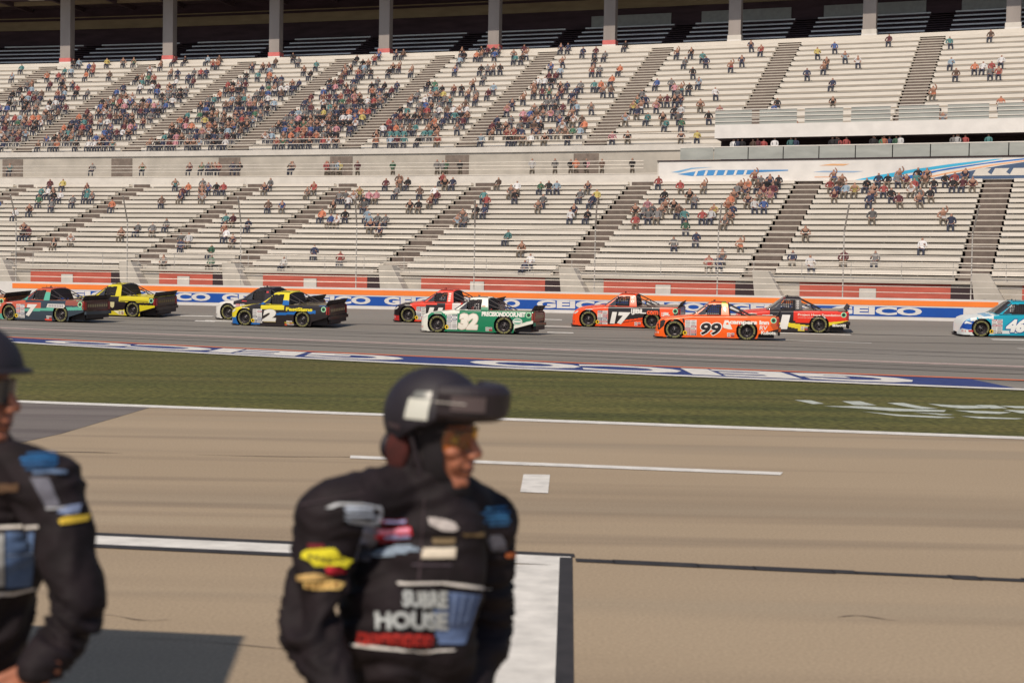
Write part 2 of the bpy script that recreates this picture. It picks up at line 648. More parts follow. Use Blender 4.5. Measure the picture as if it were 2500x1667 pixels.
mb.add([(q.x, q.y, 0.0035) for q in v2], [(0, 1, 2, 3, 4)], pa)
o = mb.build('asphalt_patch')
o['kind'] = 'structure'
# tyre scuffs and pavement joints on the pit road
mb = MB()
scf = mat('tyre_scuff', (0.215, 0.163, 0.115), 0.85, var=0.3, scale=2, stretch=(.4, 4, 1))
for (xa, y1_, xb, y2_, wd) in [(480, 1110, 1000, 1118, .03), (240, 1505, 420, 1512, .008), (2040, 1505, 2190, 1511, .012), (300, 1560, 900, 1590, .006), (-20, 1102, 300, 1106, .04)]:
    a, b = gp(xa, y1_), gp(xb, y2_)
    n = 24
    vv = []
    ph = random.uniform(0, 9)
    for i in range(n + 1):
        t = i / n
        x = a.x + (b.x - a.x) * t
        y = a.y + (b.y - a.y) * t + 0.05 * math.sin(ph + 5 * t)
        ww = wd * (math.sin(math.pi * min(max(t, .02), .98)) ** .6) * (0.7 + .3 * math.sin(ph + 13 * t))
        vv += [(x, y - ww, 0.0045), (x, y + ww, 0.0045)]
    mb.add(vv, [(2 * i, 2 * i + 2, 2 * i + 3, 2 * i + 1) for i in range(n)], scf)
o = mb.build('pit_road_scuffs')
o['kind'] = 'structure'

# short white dashes and seams on the racing surface
mb = MB()


def track_dash(mb, x0, y0, x1, y1, wd, m, n=10, lift=.008):
    vv = []
    for i in range(n + 1):
        t = i / n
        P = track_pt(x0 + (x1 - x0) * t, y0 + (y1 - y0) * t)
        for s_ in (-wd / 2, wd / 2):
            vv.append((P.x, P.y + s_, track_z(P.x, P.y + s_) + lift))
    mb.add(vv, [(2 * i, 2 * i + 2, 2 * i + 3, 2 * i + 1) for i in range(n)], m)


for (x0, y0, x1, y1) in [(1325, 780, 1372, 781), (1310, 796, 1395, 798), (1336, 811.5, 1400, 813), (1900, 813, 2077, 817.5), (1904, 830, 2128, 838), (2421, 829, 2520, 831),
                         (2484, 851, 2560, 853), (476, 783.5, 526, 785), (440, 771, 520, 772.5), (224, 775, 250, 776), (500, 783, 640, 787)]:
    track_dash(mb, x0, y0, x1, y1, 0.42, M['line_white'])
o = mb.build('track_dashes')
o['kind'] = 'structure'
mb = MB()
seam = mat('asphalt_seam', (0.095, 0.085, 0.078), 0.9, var=.2)
for (y0, y1, wd) in [(780, 868, .30), (772, 826, .3), (806, 905, .18), (812, 916, .22), (790, 878, .2), (800, 842, .2)]:
    vv = []
    for i in range(31):
        x = -40 + 2600 * i / 30
        P = track_pt(x, y0 + (y1 - y0) * i / 30)
        for s_ in (-wd / 2, wd / 2):
            vv.append((P.x, P.y + s_, track_z(P.x, P.y + s_) + .006))
    mb.add(vv, [(2 * i, 2 * i + 2, 2 * i + 3, 2 * i + 1) for i in range(30)], seam)
o = mb.build('track_seams')
o['kind'] = 'structure'


# ================================================================== outer wall with its lettering
WH = 1.07
wa = empty('safety_barrier', (0, wall_y(0), WZ))
tag(wa, 'white outer track wall with orange stripe and blue advertising band', 'barrier')
wslope = (wall_y(10) - wall_y(0)) / 10


def wall_pt(x, z, proud=0.0):
    return Vector((x, wslope * x - proud, z))


def wall_box(mb, x0, x1, z0, z1, proud, depth, m, seg=1):
    a, b = wall_pt(x0, z0, proud), wall_pt(x1, z0, proud)
    c, d = wall_pt(x1, z0, proud - depth), wall_pt(x0, z0, proud - depth)
    up_ = Vector((0, 0, z1 - z0))
    mb.hexa([a, b, c, d, a + up_, b + up_, c + up_, d + up_], m)


def wall_x(px, py=720):
    """x on the wall face seen at photo column px"""
    d = ray(px, py)
    lo, hi = 30., 120.
    for _ in range(50):
        mid = (lo + hi) / 2
        P = CAM + d * (mid / d.y)
        if P.y < wall_y(P.x):
            lo = mid
        else:
            hi = mid
    return P.x


mb = MB()
wall_box(mb, -75, 60, -0.4, WH, 0.0, 0.45, M['wall_white'])
mb.build('wall_panel', wa)
mb = MB()
wall_box(mb, wall_x(30), wall_x(2438), WH - 0.36, WH - 0.10, 0.012, 0.02, M['wall_orange'])
mb.build('orange_stripe', wa)
mb = MB()
BX0, BX1 = wall_x(104), wall_x(2353)
wall_box(mb, BX0, BX1, 0.17, WH - 0.43, 0.012, 0.02, M['wall_blue'])
mb.build('blue_band', wa)
for (a, b) in [(120, 330), (346, 514), (542, 706), (734, 905), (938, 1098), (1116, 1270), (1311, 1505), (1530, 1720), (1782, 1985), (2029, 2252)]:
    mb = MB()
    tv, tf = text2d('GEICO', 0.05, 0)
    xa, xb = wall_x(a), wall_x(b)
    mb.add([wall_pt(xa + (xb - xa) * u, 0.235 + 0.40 * v, 0.020) for u, v in tv], tf, M['wall_white'])
    mb.build('lettering', wa)

# catch fence on the wall
cf = empty('catch_fence', (0, wall_y(0) + .3, WZ))
tag(cf, 'tall catch fence of slim posts and steel cables above the track wall', 'fence')


def fence_pt(x, z, back=0.0):
    return Vector((x, wslope * x + back, z))


i = 0
x = -63.0
mbp = None
while x < 52:
    mb = MB()
    mb.tube(fence_pt(x, 0.4), fence_pt(x, 4.3), 0.032, M['fence'], 6)
    mb.tube(fence_pt(x, 4.3), fence_pt(x, 5.6, -.9), 0.04, M['fence'], 6)
    mb.build('post', cf)
    x += 6.1
for z in (1.35, 1.65, 1.95, 2.3, 2.7, 3.15, 3.65, 4.2):
    mb = MB()
    mb.tube(fence_pt(-75, z, -.06), fence_pt(58, z, -.06), 0.016, M['fence'], 5)
    mb.build('cable', cf)


# ================================================================== GRANDSTAND
CP = (83.058, 0.3417, 0.0720, 0.0336, 0.0399)


def _alpha(l):
    t = l / 50
    return CP[1] + CP[2] * t + CP[3] * t * t + CP[4] * t ** 3


_tab = {}
for sgn in (1, -1):
    X, Y = 0.0, CP[0]
    _tab[0] = (X, Y)
    for i in range(1, 900):
        a = _alpha(sgn * (i - .5) * .1)
        X += sgn * .1 * math.cos(a)
        Y -= sgn * .1 * math.sin(a)
        _tab[sgn * i] = (X, Y)


def sp(l, w_, z):
    k = l * 10
    i = math.floor(k)
    t = k - i
    a, b = _tab[i], _tab[i + 1]
    al = _alpha(l)
    return Vector((a[0] + (b[0] - a[0]) * t + w_ * math.sin(al), a[1] + (b[1] - a[1]) * t + w_ * math.cos(al), z))


def sweep(mb, l0, l1, prof, m, step=2.5, closed=True):
    """sweep a (w, z) profile along the stand curve"""
    n = max(1, int(math.ceil((l1 - l0) / step)))
    k = len(prof)
    vs = [sp(l0 + (l1 - l0) * i / n, p[0], p[1]) for i in range(n + 1) for p in prof]
    fs = []
    for i in range(n):
        for j in range(k if closed else k - 1):
            j2 = (j + 1) % k
            fs.append((i * k + j, (i + 1) * k + j, (i + 1) * k + j2, i * k + j2))
    if closed:
        fs.append(tuple(range(k)))
        fs.append(tuple(n * k + j for j in range(k - 1, -1, -1)))
    mb.add(vs, fs, m)


def swbox(mb, l0, l1, w0, w1, z0, z1, m, step=2.5):
    sweep(mb, l0, l1, [(w0, z0), (w0, z1), (w1, z1), (w1, z0)], m, step)


LMIN, LMAX = -77.0, 42.0
gs = empty('grandstand', sp(0, 0, 0))
OFF = sp(0, 0, 0)
tag(gs, 'huge curved two tier grandstand with pale bench rows and roofed back rows', 'grandstand')


def gbuild(mb, name, parent=None):
    mb.v = [v - OFF for v in mb.v] if True else mb.v
    return mb.build(name, parent or gs)


LST = [-65.5, -55.5, -45.5, -35.5, -26.0, -18.7, -8.2, 3.0, 14.0, 25.3, 36.5]
UST = [-76.5, -67.0, -57.5, -48.0, -38.4, -29.2, -20.0, -10.9, -1.3, 8.7, 19.1, 29.5, 40.0]
PIL = [-76.0, -66.2, -56.2, -46.3, -36.1, -25.8, -15.9, -5.9, 4.3, 14.5, 24.5, 34.6]
Z0, NL, RL, TL = 2.51, 18, 0.3765, 0.97     # lower tier
WU, ZU, NU = 20.0, 11.97, 18              # upper tier
RU, TU = (22.39 - ZU) / NU, (40.9 - WU) / NU
SW = 0.9


def spans(stairs, half):
    out = []
    a = LMIN
    for s in stairs:
        if s - half > a:
            out.append((a, s - half))
        a = s + half
    if a < LMAX:
        out.append((a, LMAX))
    return out


# lower tier rows
for k in range(NL):
    w0, z0 = k * TL, Z0 + k * RL
    mb = MB()
    for (a, b) in spans(LST, SW):
        swbox(mb, a, b, w0, w0 + TL + .03, z0 - .05, z0, M['tread'])
        swbox(mb, a, b, w0 + TL - .02, w0 + TL + .03, z0 + .045, z0 + RL - .06, M['riser'])
    gbuild(mb, 'tier_step')
    mb = MB()
    for (a, b) in spans(LST, SW):
        swbox(mb, a, b, w0 + .52, w0 + .82, z0 + .27, z0 + .31, M['seat'])
        swbox(mb, a, b, w0 + .49, w0 + .52, z0 + .11, z0 + .31, M['seat'] if k % 2 else M['seat_dull'])
        l = a + .3
        while l < b:
            swbox(mb, l, l + .05, w0 + .6, w0 + .66, z0, z0 + .27, M['riser'])
            l += 2.4
    gbuild(mb, 'bench_row')
# upper tier rows
for k in range(NU):
    w0, z0 = WU + k * TU, ZU + k * RU
    mb = MB()
    for (a, b) in spans(UST, .9):
        swbox(mb, a, b, w0, w0 + TU + .03, z0 - .08, z0, M['tread'])
        swbox(mb, a, b, w0 + TU - .02, w0 + TU + .03, z0 + .09, z0 + RU - .10, M['riser_up_shade'])
    gbuild(mb, 'tier_step')
    mb = MB()
    for (a, b) in spans(UST, .9):
        swbox(mb, a, b, w0 + .58, w0 + .88, z0 + .34, z0 + .39, M['seat'])
        swbox(mb, a, b, w0 + .55, w0 + .58, z0 + .15, z0 + .39, M['seat'])
    gbuild(mb, 'bench_row')
# stairways: pale treads, dark risers, hand rail
for (lst, W0, ZZ, n, rise, tread, half) in ((LST, 0, Z0, NL, RL, TL, SW), (UST, WU, ZU, NU, RU, TU, .9)):
    for s in lst:
        if not LMIN < s < LMAX:
            continue
        mb = MB()
        if lst is LST:
            steps, rise_, tread_ = n, rise, tread
        else:
            steps, rise_, tread_ = 2 * n, rise / 2, tread / 2
        for k in range(steps):
            w0, z0 = W0 + k * tread_, ZZ + k * rise_
            swbox(mb, s - half + .004, s + half - .004, w0, w0 + tread_ + .02, z0 - .05, z0 + .015, M['riser'])
            swbox(mb, s - half + .15, s + half - .15, w0 + tread_ - .02, w0 + tread_, z0 + .015, z0 + rise_ - .05, M['stair_dark'])
        gbuild(mb, 'stairway')
# solid slope under the rows, its dark colour stands for the shade in the gaps
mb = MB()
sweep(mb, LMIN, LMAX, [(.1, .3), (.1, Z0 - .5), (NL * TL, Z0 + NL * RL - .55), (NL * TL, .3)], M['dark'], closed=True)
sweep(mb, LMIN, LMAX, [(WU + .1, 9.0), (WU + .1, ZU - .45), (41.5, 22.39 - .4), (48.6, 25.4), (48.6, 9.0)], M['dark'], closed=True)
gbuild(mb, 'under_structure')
# front wall: red panels with grey doors between stair ramps
mb = MB()
swbox(mb, LMIN, LMAX, -.12, .12, 0.2, Z0 - .02, M['concrete'])
swbox(mb, LMIN, LMAX, -.30, -.12, Z0 - .02, Z0 + .12, M['riser'])
gbuild(mb, 'front_wall')
for i in range(len(LST) - 1):
    a, b = LST[i] + 2.5, LST[i + 1] - 1.0
    if b - a < 1.5:
        continue
    mb = MB()
    d = a + (b - a) * .46
    swbox(mb, a, d - .45, -.17, -.12, 0.3, Z0 - .03, M['red'])
    swbox(mb, d + .45, b, -.17, -.12, 0.3, Z0 - .03, M['red'])
    swbox(mb, d - .45, d + .45, -.17, -.12, Z0 - .30, Z0 - .03, M['red'])
    gbuild(mb, 'red_panel')
    mb = MB()
    swbox(mb, d - .43, d + .43, -.20, -.13, 0.3, Z0 - .32, M['offwhite'])
    gbuild(mb, 'door')
for s in LST[1:-1]:
    mb = MB()
    swbox(mb, s - 1.0, s + .45, -.16, -.125, 0.3, Z0 - .12, M['dark'])
    gbuild(mb, 'dark_doorway')
    mb = MB()
    # slanted concrete flank of the stair down to the concourse
    vs = [sp(s + .45, -1.2, .2), sp(s + 2.6, -1.2, .2), sp(s + 2.6, -.16, .2), sp(s + .45, -.16, .2),
          sp(s + .05, -.9, Z0 + .55), sp(s + .9, -.9, Z0 + .55), sp(s + .9, .1, Z0 + .55), sp(s + .05, .1, Z0 + .55)]
    mb.hexa(vs, M['concrete'])
    gbuild(mb, 'stair_flank')
# front hand rail of the lower tier
mb = MB()
for z in (Z0 + .45, Z0 + .75, Z0 + 1.05):
    for i in range(50):
        l = LMIN + i * 2.6
        if l + 2.6 > LMAX:
            break
        mb.tube(sp(l, -.2, z), sp(l + 2.6, -.2, z), .022, M['fence'], 5)
for i in range(50):
    l = LMIN + i * 2.6
    if l < LMAX:
        mb.tube(sp(l, -.2, Z0), sp(l, -.2, Z0 + 1.08), .022, M['fence'], 5)
gbuild(mb, 'front_railing')
# concourse between the tiers
WC = NL * TL
ZC = Z0 + NL * RL            # 9.29
LB, LG = 4.0, 7.7            # left ends of the balcony banner and of the upper glass front
mb = MB()
swbox(mb, LMIN, LB, WC, WC + .2, ZC - .3, ZC + .50, M['offwhite'])
swbox(mb, LMIN, LB, WC + .2, WU + .1, ZC - .3, ZC + .1, M['tread'])
swbox(mb, LMIN, LB, WC - .03, WC + .23, ZC + .50, ZC + .55, M['seat'])
swbox(mb, LMIN, LG, WU - .05, WU + .1, ZC + .1, ZU - .35, M['concrete'])
swbox(mb, LMIN, LG, WU - .15, WU + .1, ZU - .35, ZU + .05, M['offwhite'])
gbuild(mb, 'concourse_wall')
for s in UST:
    if LMIN < s < LG - 2:
        mb = MB()
        swbox(mb, s - 1.3, s + .5, WU - .09, WU - .05, ZC + .1, ZU - .5, M['doorway'])
        gbuild(mb, 'tier_doorway')
mb = MB()
for z in (ZC + .9, ZC + 1.15, ZC + 1.4):
    l = LMIN
    while l + 2.5 <= LB:
        mb.tube(sp(l, WC + .1, z), sp(l + 2.5, WC + .1, z), .025, M['fence'], 5)
        l += 2.5
gbuild(mb, 'concourse_railing')
mb = MB()
for z in (ZU + .5, ZU + .85):
    l = LMIN
    while l + 2.5 <= LG:
        mb.tube(sp(l, WU, z), sp(l + 2.5, WU, z), .025, M['fence'], 5)
        l += 2.5
gbuild(mb, 'concourse_railing')
# balcony with glass front, recess and upper fascia on the right
mb = MB()
swbox(mb, LB, LMAX, WC - .1, WC + .3, ZC - .1, ZC + 1.32, M['offwhite'])
swbox(mb, LB, LMAX, WC + .3, WU + 3, ZC + 1.1, ZC + 1.25, M['tread'])
swbox(mb, LB, LMAX, WC - .2, WC + .35, ZC + 1.32, ZC + 1.38, M['dark'])
gbuild(mb, 'balcony')
GL = mat('balcony_glass', (0.36, 0.37, 0.345), 0.25, var=0.12, scale=.8, stretch=(1, 1, 3))
mb = MB()
l = LB + 1.5
while l < LMAX - 2:
    swbox(mb, l, l + 2.2, WC + .02, WC + .05, ZC + 1.42, ZC + 2.22, GL)
    l += 2.26
swbox(mb, LB + 1.5, LMAX, WC, WC + .08, ZC + 2.22, ZC + 2.28, M['white'])
gbuild(mb, 'glass_railing')
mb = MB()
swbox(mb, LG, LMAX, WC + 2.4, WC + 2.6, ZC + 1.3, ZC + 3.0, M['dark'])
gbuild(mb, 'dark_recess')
mb = MB()
swbox(mb, LG, LMAX, WC + .3, WC + .5, ZC + 2.86, ZC + 3.76, M['wall_white'])
swbox(mb, LG, LMAX, WC + .5, WU + .3, ZC + 2.86, ZC + 2.96, M['backwall'])
gbuild(mb, 'fascia')
mb = MB()
l = LG
while l < LMAX - 2:
    swbox(mb, l, l + 2.4, WC + .38, WC + .41, ZC + 3.76, ZC + 4.72, GL)
    l += 2.9
for z in (3.95, 4.25, 4.5, 4.74):
    swbox(mb, LG, LMAX, WC + .33, WC + .38, ZC + z, ZC + z + .04, M['white'])
gbuild(mb, 'glass_railing')
# banner on the balcony
OFFB = sp(LB, WC - .1, ZC)
bn = empty('banner', OFFB)
tag(bn, 'long white banner with blue swoosh hung along the balcony of the right stand', 'banner')


def bbuild(mb, name):
    mb.v = [v - OFFB for v in mb.v]
    return mb.build(name, bn)


def bpoly(mb, pts, m, proud, step=.6):
    v2, f2 = poly2d(pts, step)
    mb.add([sp(l, WC - .1 - proud, z) for l, z in v2], [tuple(reversed(f)) for f in f2], m)


LB1 = 41.5
mb = MB()
swbox(mb, LB + .1, LB1, WC - .14, WC - .105, ZC - .08, ZC + 1.28, M['wall_white'])
bbuild(mb, 'sheet')


def bl(px):
    """stand parameter of a photo column at balcony height"""
    lo, hi = 0., 41.
    for _ in range(40):
        mid = (lo + hi) / 2
        P = sp(mid, WC, 9.9) - CAM
        X = 1250 + F * (P.dot(rt)) / P.dot(fwd)
        if X < px:
            lo = mid
        else:
            hi = mid
    return lo


zb0, zb1 = ZC - .06, ZC + 1.26
mb = MB()
g = lambda px, v: (bl(px), zb1 + (zb0 - zb1) * v)
bpoly(mb, [g(2085, 1), g(2150, .75), g(2230, .5), g(2330, .25), g(2430, .06), g(2450, .06), g(2330, .38), g(2220, .68), g(2150, 1)], paint((60, 175, 215)), .05)
bpoly(mb, [g(2170, 1), g(2240, .72), g(2320, .45), g(2440, .15), g(2500, .05), g(2530, .05), g(2400, .3), g(2290, .62), g(2215, 1)], paint((30, 110, 190)), .05)
bpoly(mb, [g(2232, 1), g(2310, .68), g(2420, .32), g(2540, .05), g(2560, .05), g(2430, .36), g(2320, .72), g(2246, 1)], paint((235, 175, 130)), .05)
bpoly(mb, [g(2260, 1), g(2335, .72), g(2440, .38), g(2570, .05), g(2900, .05), g(2900, 1)], paint((70, 88, 118)), .05)
bpoly(mb, [g(1655, .62), g(1720, .42), g(1925, .45), g(1925, .50), g(1850, .56), g(1840, .66), g(1690, .72)], paint((70, 140, 200)), .05)
bpoly(mb, [g(1640, .52), g(1690, .30), g(1740, .28), g(1690, .36), g(1660, .54)], paint((120, 170, 210)), .05)
for k in range(6):
    bpoly(mb, [g(1695 + 24 * k, .72), g(1700 + 24 * k, .45), g(1706 + 24 * k, .45), g(1701 + 24 * k, .72)], M['wall_white'], .06)
bpoly(mb, [g(2000, .26), g(2030, .18), g(2075, .20), g(2060, .28)], paint((225, 170, 120)), .05)
bpoly(mb, [g(1985, .58), g(2085, .62), g(2110, .56), g(2010, .52)], paint((150, 175, 205)), .05)
bpoly(mb, [g(1990, .8), g(2060, .8), g(2060, .85), g(1990, .85)], paint((225, 180, 150)), .05)
for k in range(4):
    bpoly(mb, [g(2385 + 45 * k, .5), g(2420 + 45 * k, .5), g(2412 + 45 * k, .68), g(2425 + 45 * k, .84), g(2375 + 45 * k, .84)], M['offwhite'], .06)
bbuild(mb, 'printed_artwork')

# roofed back rows, pillars, roof
WP = 40.9
ZP = 22.39
NS = 6
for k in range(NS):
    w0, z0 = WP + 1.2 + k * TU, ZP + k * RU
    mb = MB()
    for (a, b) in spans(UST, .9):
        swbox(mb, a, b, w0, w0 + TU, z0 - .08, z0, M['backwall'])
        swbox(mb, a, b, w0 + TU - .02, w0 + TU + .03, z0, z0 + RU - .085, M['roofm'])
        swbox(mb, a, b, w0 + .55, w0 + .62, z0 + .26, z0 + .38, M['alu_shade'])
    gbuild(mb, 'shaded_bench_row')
mb = MB()
swbox(mb, LMIN, LMAX, WP - .05, WP + 1.2, ZP - .1, ZP, M['tread'])
swbox(mb, LMIN, LMAX, WP - .12, WP - .05, ZP - .1, ZP + .22, M['seat'])
gbuild(mb, 'top_walkway')
for s in UST:
    if LMIN < s < LMAX:
        mb = MB()
        for k in range(2 * NS):
            w0, z0 = WP + 1.2 + k * TU / 2, ZP + k * RU / 2
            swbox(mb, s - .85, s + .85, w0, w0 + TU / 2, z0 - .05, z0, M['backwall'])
        gbuild(mb, 'stairway')
mb = MB()
WB = WP + 1.2 + NS * TU
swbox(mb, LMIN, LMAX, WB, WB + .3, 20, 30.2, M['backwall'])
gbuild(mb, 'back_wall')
mb = MB()
swbox(mb, LMIN, 41, WB - .12, WB - .02, 27.35, 28.25, M['tan'])
swbox(mb, LMIN, 41, WB - .16, WB - .02, 28.5, 28.6, M['tan'])
gbuild(mb, 'tan_beam')
for i in range(7, 11):
    mb = MB()
    swbox(mb, UST[i] + 1.3, UST[i + 1] - 1.3, WB - .12, WB - .02, 25.75, 26.75, M['greypanel'])
    gbuild(mb, 'grey_panel')
for l in PIL:
    mb = MB()
    swbox(mb, l - .48, l + .48, WP, WP + .8, ZP + .02, 29.5, M['pillar'])
    p = gbuild(mb, 'pillar')
    mb = MB()
    swbox(mb, l - .56, l + .56, WP - .05, WP + .85, ZP + .01, ZP + .35, M['wall_white'])
    swbox(mb, l - .54, l + .54, WP - .04, WP + .84, ZP + .35, ZP + .72, M['pink'] if l < 0 else M['offwhite'])
    mb.v = [v - OFF for v in mb.v]
    mb.build('pillar_base', p)
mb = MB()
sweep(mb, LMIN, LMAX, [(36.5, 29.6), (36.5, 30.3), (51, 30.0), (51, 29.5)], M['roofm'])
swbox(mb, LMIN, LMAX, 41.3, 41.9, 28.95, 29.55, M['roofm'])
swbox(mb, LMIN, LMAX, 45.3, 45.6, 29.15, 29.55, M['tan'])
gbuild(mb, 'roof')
for l in PIL:
    for dl in (-2.5, 2.5):
        mb = MB()
        swbox(mb, l + dl - .15, l + dl + .15, 36.6, WB - .2, 29.1, 29.61, M['roofm'])
        gbuild(mb, 'roof_beam')
        mb = MB()
        swbox(mb, l + dl - .7, l + dl + .7, 40.1, 40.6, 28.62, 29.05, M['riser'])
        gbuild(mb, 'ceiling_lamp_box')

# ================================================================== RACE TRUCKS
# local axes: x forward from the front axle, y to the driver's side, z up
TX = [-4.06, -4.0, -2.1, -.69, -.3, .2, .45, .6, .70, .76, .81, .85]
TZ = [.955, .965, .95, .925, .88, .83, .79, .73, .62, .48, .30, .16]
BXs = [-4.07, -3.30, -3.26, .9]
BZs = [.47, .25, .07, .055]
WXs = [-4.06, -3.6, -2.845, -2.0, -.8, 0, .4, .6, .7, .77, .81, .85]
WYs = [.93, .955, .985, .955, .955, .98, .955, .90, .83, .70, .52, .30]


def bw(x, z):
    return interp(x, WXs, WYs) * (1 - .05 * max(0, (z - .45) / .5) ** 2 - .03 * max(0, (.3 - z) / .3))


def cabw(z):
    return .835 - .225 * max(0, (z - .94) / .51) ** 1.1


def side_y(x, z):
    """half width of the truck's flank: body below the belt line, cab above"""
    tz = interp(x, TX, TZ)
    if z > .95 and x < -.6:
        return cabw(z)
    if z > tz - .07:
        t = min(1, (z - tz + .07) / .07)
        return bw(x, tz - .07) - .09 * (1 - math.sqrt(max(0, 1 - t * t)))
    return bw(x, z)


def truck_body(root, liv):
    """painted body shell: flanks, bonnet, cab, bed sides; colour comes from the livery function"""
    NX = 176
    NSd = 30
    NT = 8
    xs_ = [.85 - (4.91) * i / (NX - 1) for i in range(NX)]
    V = []
    F_ = []
    m_names = []
    mi = []
    hood_y = []

    def midx(c):
        if c not in m_names:
            m_names.append(c)
        return m_names.index(c)
    ncol = NSd + 3 + NT
    prof = []
    for x in xs_:
        tz, bz = interp(x, TX, TZ), interp(x, BXs, BZs)
        half = []
        sh = min(.07, (tz - bz) * .4)
        for j in range(NSd):
            z = bz + (tz - sh - bz) * j / (NSd - 1)
            half.append((bw(x, z), z))
        yt = half[-1][0]
        for j in range(1, 4):
            a = j / 3 * math.pi / 2
            half.append((yt - .09 * min(1, yt / .5) * (1 - math.cos(a)), tz - sh + sh * math.sin(a)))
        ye = half[-1][0]
        for j in range(1, NT + 1):
            t = j / NT
            cr = (.035 + (.02 if x > -.7 and .25 < t < .8 else 0)) * math.sin(t * math.pi / 2)
            if x < -.72:
                cr = 0
            half.append((ye * (1 - t), tz + cr * min(1, (tz - .1) / .5)))
        prof.append(half)
    K = len(prof[0])
    for half in prof:
        for (y, z) in half:
            V.append([0, y, z])
        for (y, z) in reversed(half[:-1]):
            V.append([0, -y, z])
    KK = 2 * K - 1
    for i, x in enumerate(xs_):
        for j in range(KK):
            V[i * KK + j][0] = x
    AR = .415
    for i in range(NX - 1):
        for j in range(KK - 1):
            a, b, c, d = i * KK + j, i * KK + j + 1, (i + 1) * KK + j + 1, (i + 1) * KK + j
            cx = sum(V[q][0] for q in (a, b, c, d)) / 4
            cy = sum(V[q][1] for q in (a, b, c, d)) / 4
            cz = sum(V[q][2] for q in (a, b, c, d)) / 4
            jj = j if j < K - 1 else KK - 2 - j
            if jj < NSd + 1:
                if min(math.hypot(cx, cz - .36), math.hypot(cx + 2.845, cz - .36)) < AR:
                    continue
                key = liv(cx, cz, 'side')
            else:
                if cx < -.74:
                    continue
                key = liv(cx, cz, 'top' if abs(cy) > .0 else 'top')
            F_.append((a, d, c, b))
            mi.append(midx(key))
    used_ = set(q for f in F_ for q in f)
    for q in used_:
        v = V[q]
        for ax in (0, -2.845):
            r = math.hypot(v[0] - ax, v[2] - .36)
            if r < AR and abs(v[1]) > .5:
                s_ = AR / r
                v[0] = ax + (v[0] - ax) * s_
                v[2] = .36 + (v[2] - .36) * s_
                if v[2] < .05:
                    v[2] = .05
    # tail panel and wheel tubs
    n0 = len(V)
    tc = liv(-4.06, .8, 'tail')
    last = (NX - 1) * KK
    F_.append(tuple(last + j for j in range(KK)))
    mi.append(midx(tc))
    o = new_obj('body', V, F_, [M[c] if isinstance(c, str) else paint(c) for c in m_names], root, mi, True)
    # cab shell
    V, F_, mi = [], [], []
    m_names2 = []

    def midx2(c):
        if c not in m_names2:
            m_names2.append(c)
        return m_names2.index(c)
    NC = 64
    NR = 20
    cx_ = [-.60 - (1.545) * i / (NC - 1) for i in range(NC)]
    for x in cx_:
        H = interp(-x, [.60, .66, 1.31, 1.5, 2.0, 2.07, 2.145], [.935, .95, 1.415, 1.45, 1.445, 1.415, .95])
        half = []
        for j in range(NR):
            z = .93 + (H - .93) * j / (NR - 1)
            half.append((cabw(z), z))
        ye = half[-1][0]
        for j in range(1, 8):
            t = j / 7
            half.append((ye * (1 - t), H + .065 * (1 - (1 - t) ** 2.2) * (1 if x < -1.2 else .6 + .4 * (-x - .6) / .6)))
        allp = half + [(-y, z) for y, z in reversed(half[:-1])]
        V += [[x, y, z] for y, z in allp]
    KC = 2 * (NR + 7) - 1
    WF, WS = [], []
    side_win = [(-.88, .965), (-1.32, 1.375), (-1.815, 1.385), (-1.835, .965)]

    def inside(x, z, pl):
        c_ = False
        for i in range(len(pl)):
            (x1, z1), (x2, z2) = pl[i], pl[(i + 1) % len(pl)]
            if (z1 > z) != (z2 > z) and x < (x2 - x1) * (z - z1) / (z2 - z1) + x1:
                c_ = not c_
        return c_
    for i in range(NC - 1):
        for j in range(KC - 1):
            a, b, c, d = i * KC + j, i * KC + j + 1, (i + 1) * KC + j + 1, (i + 1) * KC + j
            x = sum(V[q][0] for q in (a, b, c, d)) / 4
            y = sum(V[q][1] for q in (a, b, c, d)) / 4
            z = sum(V[q][2] for q in (a, b, c, d)) / 4
            jj = j if j < KC // 2 else KC - 2 - j
            f = (a, d, c, b)
            if jj >= NR - 1:
                if -1.30 < x < -.66 and abs(y) < cabw(z) - .045:
                    WF.append(f)
                    continue
                if x < -2.075:
                    WF.append(f)
                    continue
                key = liv(x, z, 'roof')
            else:
                if inside(x, z, side_win):
                    continue
                if -1.30 < x < -.66 and z > max(.955, interp(-x, [.66, 1.31], [.95, 1.415]) - .055):
                    WF.append(f)
                    continue
                key = liv(x, z, 'side')
            F_.append(f)
            mi.append(midx2(key))
    new_obj('cab', V, F_, [M[c] if isinstance(c, str) else paint(c) for c in m_names2], root, mi, True)
    fr = [f for f in WF if V[f[0]][0] > -1.6]
    bk = [f for f in WF if V[f[0]][0] <= -1.6]
    new_obj('windshield', V, fr, M['glass'], root, None, True)
    new_obj('rear_window', V, bk, M['interior'], root, None, True)


_shared = {}


def cached(key, fn, name, root):
    """build once, then reuse the mesh data for every truck"""
    if key not in _shared:
        o = fn()
        o.name = name
        o.parent = root
        _shared[key] = o.data
        return o
    o = bpy.data.objects.new(name, _shared[key])
    COL.objects.link(o)
    o.parent = root
    return o


